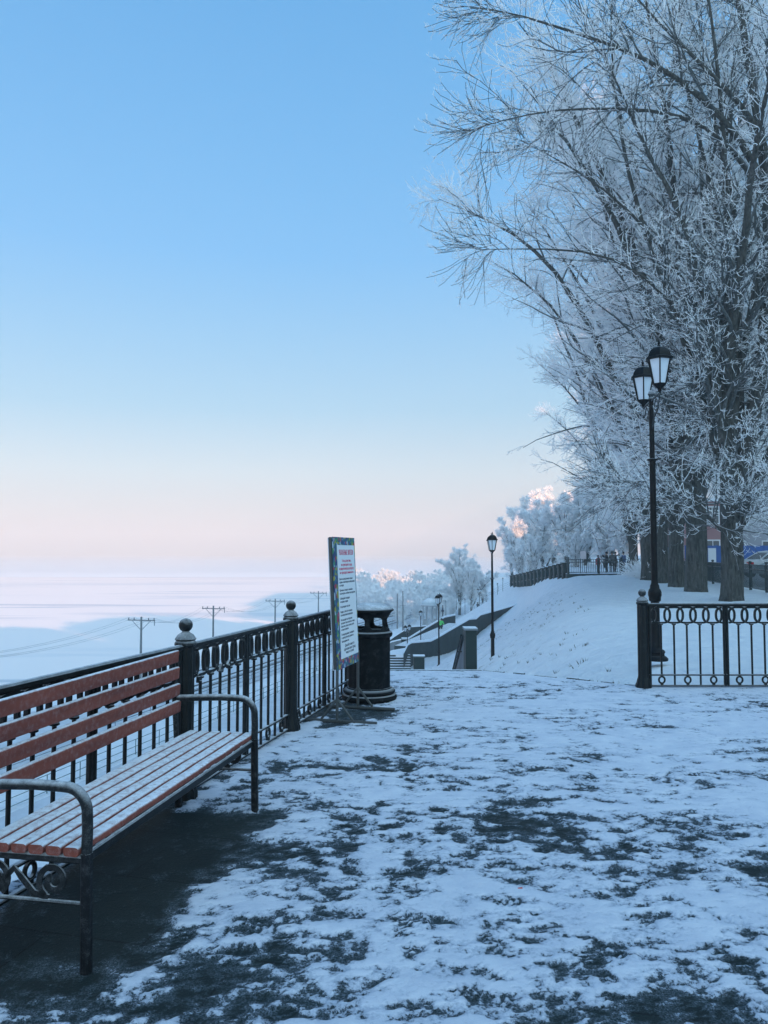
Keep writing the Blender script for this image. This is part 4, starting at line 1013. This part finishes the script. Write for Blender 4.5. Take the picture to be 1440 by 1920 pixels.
# railway and lower road
M_ROAD = plain('grey_packed_snow', (.42, .46, .52), .8, nz=.8, col2=(.58, .63, .70)); M_TRACK = plain('rail_steel', (.08, .09, .10), .5, .4, 3)
def strip(name, f, ys, wd, dz, m, label):
    mb = MB(); vs = []
    for y in ys:
        for s_ in (-1, 1): x = f(y)+s_*wd/2; vs.append((x, y, float(terr(f(y), y, False))+dz))
    mb.add(vs, [(2*i, 2*i+1, 2*i+3, 2*i+2) for i in range(len(ys)-1)]); return tag(mb.build(name, m), label, kind='structure')
ys = list(range(10, 240, 5))
strip('road', lambda y: .27*y-30, ys, 5.5, .11, M_ROAD, 'lower embankment road under packed snow')
rw = thing('railway_track', 'railway track under snow along the river bank', 'railway', (-42.7, 0, PLAIN))
for off_ in (-4.0, -2.4, 1.2, 2.8):
    mb = MB(); mb.bar((off_, 10, .18), (off_+.28*220, 230, .18), .09, .16); mb.build('rail', M_TRACK, rw)
mb = MB(); mb.add([(-7, 10, .05), (-6, 10, .12), (5, 10, .12), (6, 10, .05), (-7+61.6, 230, .05), (-6+61.6, 230, .12), (5+61.6, 230, .12), (6+61.6, 230, .05)], [(0, 1, 5, 4), (1, 2, 6, 5), (2, 3, 7, 6)])
mb.build('track_bed', M_ROAD, rw)

# ------------------------------------------------------------------ people
SKIN = plain('skin', (.45, .28, .22), .6)
def person(label, loc, rz, coat, trousers, hat, pose='stand', h=1.75, group=None, vest=None):
    k = h/1.75
    J = {'pel': (0, 0, .93), 'wa': (0, 0, 1.08), 'ch': (0, -.01, 1.32), 'ne': (0, 0, 1.47), 'hd': (0, -.02, 1.57), 'top': (0, -.01, 1.70),
         'sl': (-.19, 0, 1.40), 'el': (-.25, .03, 1.13), 'hl': (-.24, -.08, .88), 'sr': (.19, 0, 1.40), 'er': (.25, .03, 1.13), 'hr': (.24, -.08, .88),
         'pl': (-.10, 0, .88), 'kl': (-.11, -.03, .50), 'al': (-.11, .03, .09), 'tl': (-.12, -.13, .04), 'pr': (.10, 0, .88), 'kr': (.11, -.03, .50), 'ar': (.11, .03, .09), 'tr': (.12, -.13, .04)}
    if pose == 'walk':
        J.update(kl=(-.10, -.20, .52), al=(-.10, -.22, .10), tl=(-.10, -.38, .08), kr=(.10, .06, .50), ar=(.10, .30, .16), tr=(.10, .20, .05), el=(-.26, .12, 1.15), hl=(-.24, .16, .90), er=(.26, -.05, 1.14), hr=(.22, -.25, 1.0))
    if pose == 'wave': J.update(er=(.45, -.02, 1.42), hr=(.62, -.05, 1.62))
    if pose == 'photo': J.update(er=(.24, -.20, 1.28), hr=(.06, -.36, 1.50), el=(-.24, -.20, 1.28), hl=(-.04, -.36, 1.48))
    if pose == 'shovel': J.update(ch=(0, -.12, 1.28), ne=(0, -.18, 1.42), hd=(0, -.24, 1.50), top=(0, -.26, 1.62), sl=(-.19, -.1, 1.34), sr=(.19, -.1, 1.34), el=(-.26, -.2, 1.10), hl=(-.12, -.4, .98), er=(.26, -.25, 1.12), hr=(.10, -.45, 1.1))
    rad = dict(pel=.17, wa=.155, ch=.175, ne=.065, hd=.095, top=.07, sl=.085, el=.06, hl=.04, sr=.085, er=.06, hr=.04, pl=.11, kl=.075, al=.055, tl=.045, pr=.11, kr=.075, ar=.055, tr=.045)
    E = [('pel', 'wa'), ('wa', 'ch'), ('ch', 'ne'), ('ne', 'hd'), ('hd', 'top'), ('ch', 'sl'), ('sl', 'el'), ('el', 'hl'), ('ch', 'sr'), ('sr', 'er'), ('er', 'hr'), ('pel', 'pl'), ('pl', 'kl'), ('kl', 'al'), ('al', 'tl'), ('pel', 'pr'), ('pr', 'kr'), ('kr', 'ar'), ('ar', 'tr')]
    ks = list(J); me = bpy.data.meshes.new('person'); me.from_pydata([J[q] for q in ks], [(ks.index(a), ks.index(b)) for a, b in E], [])
    o = bpy.data.objects.new('person', me); COL.objects.link(o); md = o.modifiers.new('s', 'SKIN'); md.use_smooth_shade = True
    for q, d_ in zip(ks, me.skin_vertices[0].data if me.skin_vertices else []): d_.radius = (rad[q]*1.0, rad[q]*.85)
    if not me.skin_vertices: pass
    me.skin_vertices[0].data[0].use_root = True; s2 = o.modifiers.new('ss', 'SUBSURF'); s2.levels = 2; s2.render_levels = 2
    bpy.context.view_layer.update(); me2 = bpy.data.meshes.new_from_object(o.evaluated_get(bpy.context.evaluated_depsgraph_get())); o.modifiers.clear(); o.data = me2; bpy.data.meshes.remove(me)
    me2.materials.clear()
    for m_ in (trousers, coat, SKIN, vest or coat): me2.materials.append(m_)
    for f in me2.polygons:
        c = f.center; hd = Vector(J['hd'])
        f.material_index = 2 if (c-hd).length < .17 and c.z > J['ne'][2]+.01 else (0 if c.z < .86 and abs(c.x) < .2 else (3 if vest and 1.0 < c.z < 1.46 and abs(c.x) < .24 else 1))
    o.location = loc; o.rotation_euler.z = rz; o.scale = (k, k, k); tag(o, label, 'person', group)
    mb = MB(); hd = J['top']; mb.lathe([(.112, -.08), (.118, -.03), (.105, .03), (.07, .075), (.001, .09)], 14, (hd[0], hd[1]+.015, hd[2]-.03)); mb.build('hat', hat, o)
    mb = MB(); mb.lathe([(.22, .78), (.235, .85), (.205, 1.0)], 14, (0, 0, 0)); mb.build('coat_skirt', coat, o)
    return o
C_BLK = plain('black_coat', (.015, .018, .025), .8); C_NAVY = plain('navy_coat', (.02, .035, .07), .8); C_GRY = plain('grey_coat', (.08, .09, .10), .8); C_RED = plain('red_coat', (.30, .04, .06), .8)
C_GRN = plain('green_vest', (.12, .75, .18), .6); C_BLU = plain('blue_coat', (.03, .08, .22), .8)
p = at(826, 1191, 76); person('worker in a bright green vest between the stair walls', (p.x, p.y, p.z), R(20), C_BLK, C_BLK, C_BLK, 'shovel', 1.75, vest=C_GRN)
p = at(896, 1146, 158); person('dark clothed walker, left of the two by the far lamps', p, R(160), C_BLK, C_BLK, C_BLK, 'walk', 1.8, 'walkers on the far path')
p = at(912.5, 1144, 160); person('walker in grey coat, right of the two by the far lamps', p, R(10), C_GRY, C_BLK, C_BLK, 'walk', 1.95, 'walkers on the far path')
p = at(830, 1156, 118); person('person beside the gazebo in dark blue clothes', p, R(90), C_NAVY, C_BLK, C_BLK, 'stand', 1.7)
for px, Yd, c, ps, rz, lb in ((1138, 59.5, C_BLK, 'photo', -90, 'person in black raising both hands at the platform fence'), (1148, 59.8, C_GRY, 'wave', 0, 'person in grey coat waving with one raised arm on the platform'),
                               (1154, 60.6, C_BLK, 'stand', 60, 'person in black close behind the waving one'), (1122, 60.2, C_RED, 'stand', 30, 'person in red jacket bending low behind the platform fence'),
                               (1169, 61, C_BLU, 'stand', 200, 'person in blue jacket right of the waving one'), (1181, 60.5, C_NAVY, 'walk', 100, 'person in navy coat at the right end of the platform')):
    p = at(px, 1076, Yd); person(lb, (p.x, p.y, .1), R(rz), c, C_BLK, C_BLK, ps, 1.35 if c is C_RED else 1.62, 'people on the upper viewing platform')
# poster stand and small post lantern there
p = at(1094, 1076, 58.5); ps = thing('poster_board', 'pale poster board standing behind the platform fence', 'poster board', (p.x, p.y, .1)); mb = MB()
for x in (-.22, .22): mb.bar((x, 0, 0), (x, 0, 1.1), .05, .05, up=(0, 1, 0))
mb.build('legs', M_STEEL, ps); mb = MB(); mb.box((0, -.03, 1.35), (.42, .04, .62)); mb.build('poster', plain('pale_poster', (.68, .62, .66), .7), ps)

# ------------------------------------------------------------------ street: hoarding, house, cars
M_BLUE = plain('blue_hoarding', (.015, .08, .30), .6, nz=.6, col2=(.02, .10, .34)); M_PINK = plain('pink_plaster', (.36, .19, .19), .85, nz=.5, col2=(.30, .16, .17)); M_GREY = plain('grey_plaster', (.36, .37, .42), .85, nz=.4, col2=(.30, .31, .37))
M_WIN = plain('window_glass', (.05, .07, .09), .15); M_WHT = plain('white_board', (.7, .72, .75), .6)
hd_ = thing('hoarding', 'long bright blue site hoarding across the street', 'hoarding', at(1300, 1060, 62)); hd_.location.z = .2; hx = hd_.location.x
for i in range(9):
    mb = MB(); mb.box((i*1.25, 0, 1.0), (1.22, .05, 2.0)); mb.bar((i*1.25-.61, .05, 0), (i*1.25-.61, .05, 2.05), .07, .07, up=(0, 1, 0)); mb.build('hoarding_panel', M_BLUE, hd_)
mb = MB(); mb.box((1.25*1.2, -.05, .95), (.62, .05, 1.7)); mb.build('door', M_WHT, hd_)
mb = MB(); mb.box((1.25*2.75, -.05, 1.55), (.55, .04, .42)); mb.build('notice', plain('pink_notice', (.65, .35, .40), .7), hd_)
def house(name, label, cx_, cy_, wx_, dy_, h, m, roof, wn, storeys, rz=0, z=.2):
    o = thing(name, label, 'building', (cx_, cy_, z), rz)
    mb = MB(); mb.box((0, 0, h/2-.5), (wx_, dy_, h+1)); mb.build('wall', m, o)
    mb = MB(); mb.box((0, 0, h+.15), (wx_+.6, dy_+.6, .3)); mb.build('roof', roof, o)
    wmb = MB(); wmb.box((0, 0, 0), (1.3, .12, 1.7)); fm = wmb.mesh('window', M_WHT); pmb = MB()
    for s_ in (-1, 1): pmb.box((s_*.29, -.04, 0), (.50, .1, 1.45))
    pm = pmb.mesh('pane', M_WIN)
    for side, ln, off_, ang in ((0, wx_, dy_/2, 0), (1, dy_, wx_/2, -90)):
        nn = max(1, int(ln/wn))
        for i in range(nn):
            for j in range(storeys):
                a = (i+.5)*ln/nn-ln/2; zz = 1.8+j*(h/storeys)
                q = (a, -off_-.02, zz) if side == 0 else (-off_-.02, a, zz)
                f = child('window', fm, o, q, R(ang)); child('pane', pm, f)
    return o
M_SNR = M_SNOWP
house('pink_building', 'pink plastered building glimpsed between the trunks behind the hoarding', 29.6, 76, 6.4, 8, 6.2, M_PINK, M_SNR, 2.6, 2, R(-10))
house('grey_building', 'pale grey building behind the white car', 41.5, 80, 14, 8, 6.6, M_GREY, M_SNR, 2.8, 2, R(-10))
# added off-view blocks on the right, shaped to shade terrace and near ice
M_BLK = plain('block_plaster', (.30, .30, .31), .85, nz=.3, col2=(.36, .35, .34))
for q_, (yc, wd_, hh, st_, lb) in enumerate(((-141, 50, 60, 17, 'rearmost tall shade block, added unseen behind the viewer'), (-85, 62, 57, 16, 'tall shade block added unseen behind the viewer, second from the rear'),
      (-37, 34, 37, 11, 'added unseen shade block level with the bench, far right'), (-4, 26, 45, 12, 'added unseen shade block just ahead on the far right'), (20, 18, 32, 9, 'narrow lower shade block added unseen on the far right'),
      (44, 26, 22, 6, 'six storey shade block added unseen on the far right'), (77, 26, 32, 9, 'nine storey shade block added unseen on the far right'), (112, 42, 34, 9, 'added shade block at the far end of the street, outside the right edge'))):
    house('shade_block', lb, 92, yc, 26, wd_, hh, M_BLK, M_SNR, 9, st_//2)
house('shade_block', 'farthest tall added shade block, behind the others on the right', 152, 188, 26, 100, 44, M_BLK, M_SNR, 9, 6)
house('shade_block', 'added shade block before the farthest one, outside the right edge', 92, 150, 26, 30, 34, M_BLK, M_SNR, 9, 5)
# cars
def car(label, loc, rz, paint):
    o = thing('parked_car', label, 'car', loc, rz, 'cars parked on the street')
    # side profile (x forward), closed loop of stations: x, z_bottom, z_top, half width
    st = [(-2.20, .42, .78, .72), (-2.14, .34, .93, .80), (-1.75, .26, 1.01, .86), (-1.45, .24, 1.03, .88), (-.9, .24, 1.0, .89), (0, .24, .98, .89), (.75, .24, .96, .89), (1.2, .25, .93, .88), (1.75, .28, .84, .84), (2.10, .34, .72, .76), (2.20, .42, .60, .66)]
    vs = []; n = 10
    for x, a, b, w_ in st:
        for sx, sz in ((-.80, 0), (-1, .25), (-1, .62), (-.94, .86), (-.80, 1), (.80, 1), (.94, .86), (1, .62), (1, .25), (.80, 0)): vs.append((x, w_*sx, a+(b-a)*sz))
    fs = [(i*n+k, i*n+n+k, i*n+n+(k+1) % n, i*n+(k+1) % n) for i in range(len(st)-1) for k in range(n)]+[tuple(range(n)), tuple(len(vs)-1-k for k in range(n))]
    mb = MB(); mb.add(vs, fs)
    cab = [(-1.62, 1.0, .70), (-1.0, 1.38, .60), (-.5, 1.45, .60), (.1, 1.44, .60), (.55, 1.34, .60), (1.25, .93, .70)]
    vs = []
    for x, z, w_ in cab: vs += [(x, -w_*.98-.02*(z < 1.1), z), (x, w_*.98+.02*(z < 1.1), z)]
    base = [(-1.62, -.76, .97), (-1.62, .76, .97), (1.25, -.76, .92), (1.25, .76, .92)]
    mb2 = MB(); vs2 = vs; m_ = len(cab)
    fs2 = [(2*i, 2*i+1, 2*i+3, 2*i+2) for i in range(1, m_-2)]
    mb2.add(vs2, fs2); vlist = vs2
    mb.add(vs, [(2*i, 2*i+1, 2*i+3, 2*i+2) for i in range(1, m_-2)]); mb.build('body', paint, o, ang=30)
    for i0, i1, nm in ((0, 1, 'rear_window'), (4, 5, 'windscreen')):
        mb3 = MB(); mb3.add([vs[2*i0], vs[2*i0+1], vs[2*i1+1], vs[2*i1]], [(0, 1, 2, 3)]); mb3.build(nm, M_WIN, o)
    for s_ in (-1, 1):
        y = s_*.60; mb3 = MB(); yb = s_*.80
        sidep = [(-1.5, yb, .99), (-1.0, y, 1.36), (-.5, y, 1.43), (.1, y, 1.42), (.55, y, 1.32), (1.15, yb, .95)]
        mb3.add(sidep, [tuple(range(6)) if s_ > 0 else tuple(range(6))[::-1]]); mb3.build('side_window', M_WIN, o)
        mb3 = MB(); 
        for xp in (-.95, -.15): mb3.bar((xp, s_*.82, .98), (xp+(.05), s_*.615, 1.40), .06, .03)
        mb3.bar((-1.62, s_*.80, .98), (-1.0, s_*.62, 1.39), .09, .05); mb3.bar((1.25, s_*.80, .93), (.55, s_*.62, 1.35), .06, .05); mb3.bar((-1.0, s_*.615, 1.40), (-.5, s_*.615, 1.46), .06, .05); mb3.bar((-.5, s_*.615, 1.46), (.1, s_*.615, 1.45), .06, .05); mb3.bar((.1, s_*.615, 1.45), (.55, s_*.615, 1.35), .06, .05)
        mb3.build('window_frame', paint, o)
        mb3 = MB(); mb3.box((-2.08, s_*.66, .80), (.22, .34, .15)); mb3.build('tail_light', plain('red_lamp', (.5, .02, .03), .3), o)
        mb3 = MB(); mb3.box((2.10, s_*.60, .63), (.16, .28, .12)); mb3.build('headlight', M_GLASS, o)
        for xw in (-1.35, 1.32):
            mb3 = MB(); mb3.lathe([(.22, -.10), (.31, -.095), (.32, 0), (.31, .095), (.22, .10)], 24); w_ = mb3.build('wheel', plain('tyre', (.02, .02, .02), .8), o, (xw, s_*.80, .32)); w_.rotation_euler = (R(90), 0, 0)
            mb3 = MB(); mb3.lathe([(.20, -.108), (.19, .108)], 20); mb3.build('rim', M_STEEL, w_)
    return o
M_PNT = plain('white_paint', (.62, .66, .70), .25); M_PNT2 = plain('pale_green_paint', (.45, .55, .58), .25)
p = at(1388, 1062, 42); car('white sedan with red tail light parked across the street', (p.x+2.25, 42, .27), R(2), M_PNT)
p = at(1432, 1064, 38.5); car('pale car at the right edge in front of the white sedan', (p.x+2.0, 38.5, .27), R(182), M_PNT2)
# blue signpost-like kiosk top behind trunks
p = at(1254, 1060, 60); kb = thing('street_sign', 'pale blue sign on a post between the tree trunks', 'sign', (p.x, 60, .1)); mb = MB(); mb.lathe([(.06, 0), (.05, 2.0)], 10); mb.build('post', M_STEEL, kb)
mb = MB(); mb.box((0, -.06, 1.5), (.75, .06, .9)); mb.build('panel', plain('pale_blue_sign', (.30, .42, .52), .6), kb)
# orange scrap on the ice
mb = MB(); q = ground(975, 1671); mb.add([(-.012, -.004, .014), (.012, -.003, .015), (.013, .004, .018), (-.01, .005, .015), (-.012, -.004, .011), (.012, -.003, .011), (.013, .004, .013), (-.01, .005, .012)], [(0, 1, 2, 3), (7, 6, 5, 4), (0, 4, 5, 1), (1, 5, 6, 2), (2, 6, 7, 3), (3, 7, 4, 0)])
tag(mb.build('paper_scrap', plain('orange_paper', (.5, .08, .05), .7), None, q), 'tiny orange paper scrap lying on the trodden snow', 'litter')

# ------------------------------------------------------------------ haze
HZ = .0012
m = bpy.data.materials.new('haze_air'); m.use_nodes = True; t = m.node_tree; t.nodes.clear()
o_ = t.nodes.new('ShaderNodeOutputMaterial'); v = t.nodes.new('ShaderNodeVolumePrincipled'); v.inputs['Density'].default_value = HZ
v.inputs['Color'].default_value = (.74, .76, .75, 1); v.inputs['Anisotropy'].default_value = .0
t.links.new(v.outputs[0], o_.inputs['Volume'])
mb = MB(); mb.box((0, 1150, 21), (2600, 2800, 80)); hz = mb.build('haze', m); tag(hz, 'cold haze over the river and bank', kind='stuff')
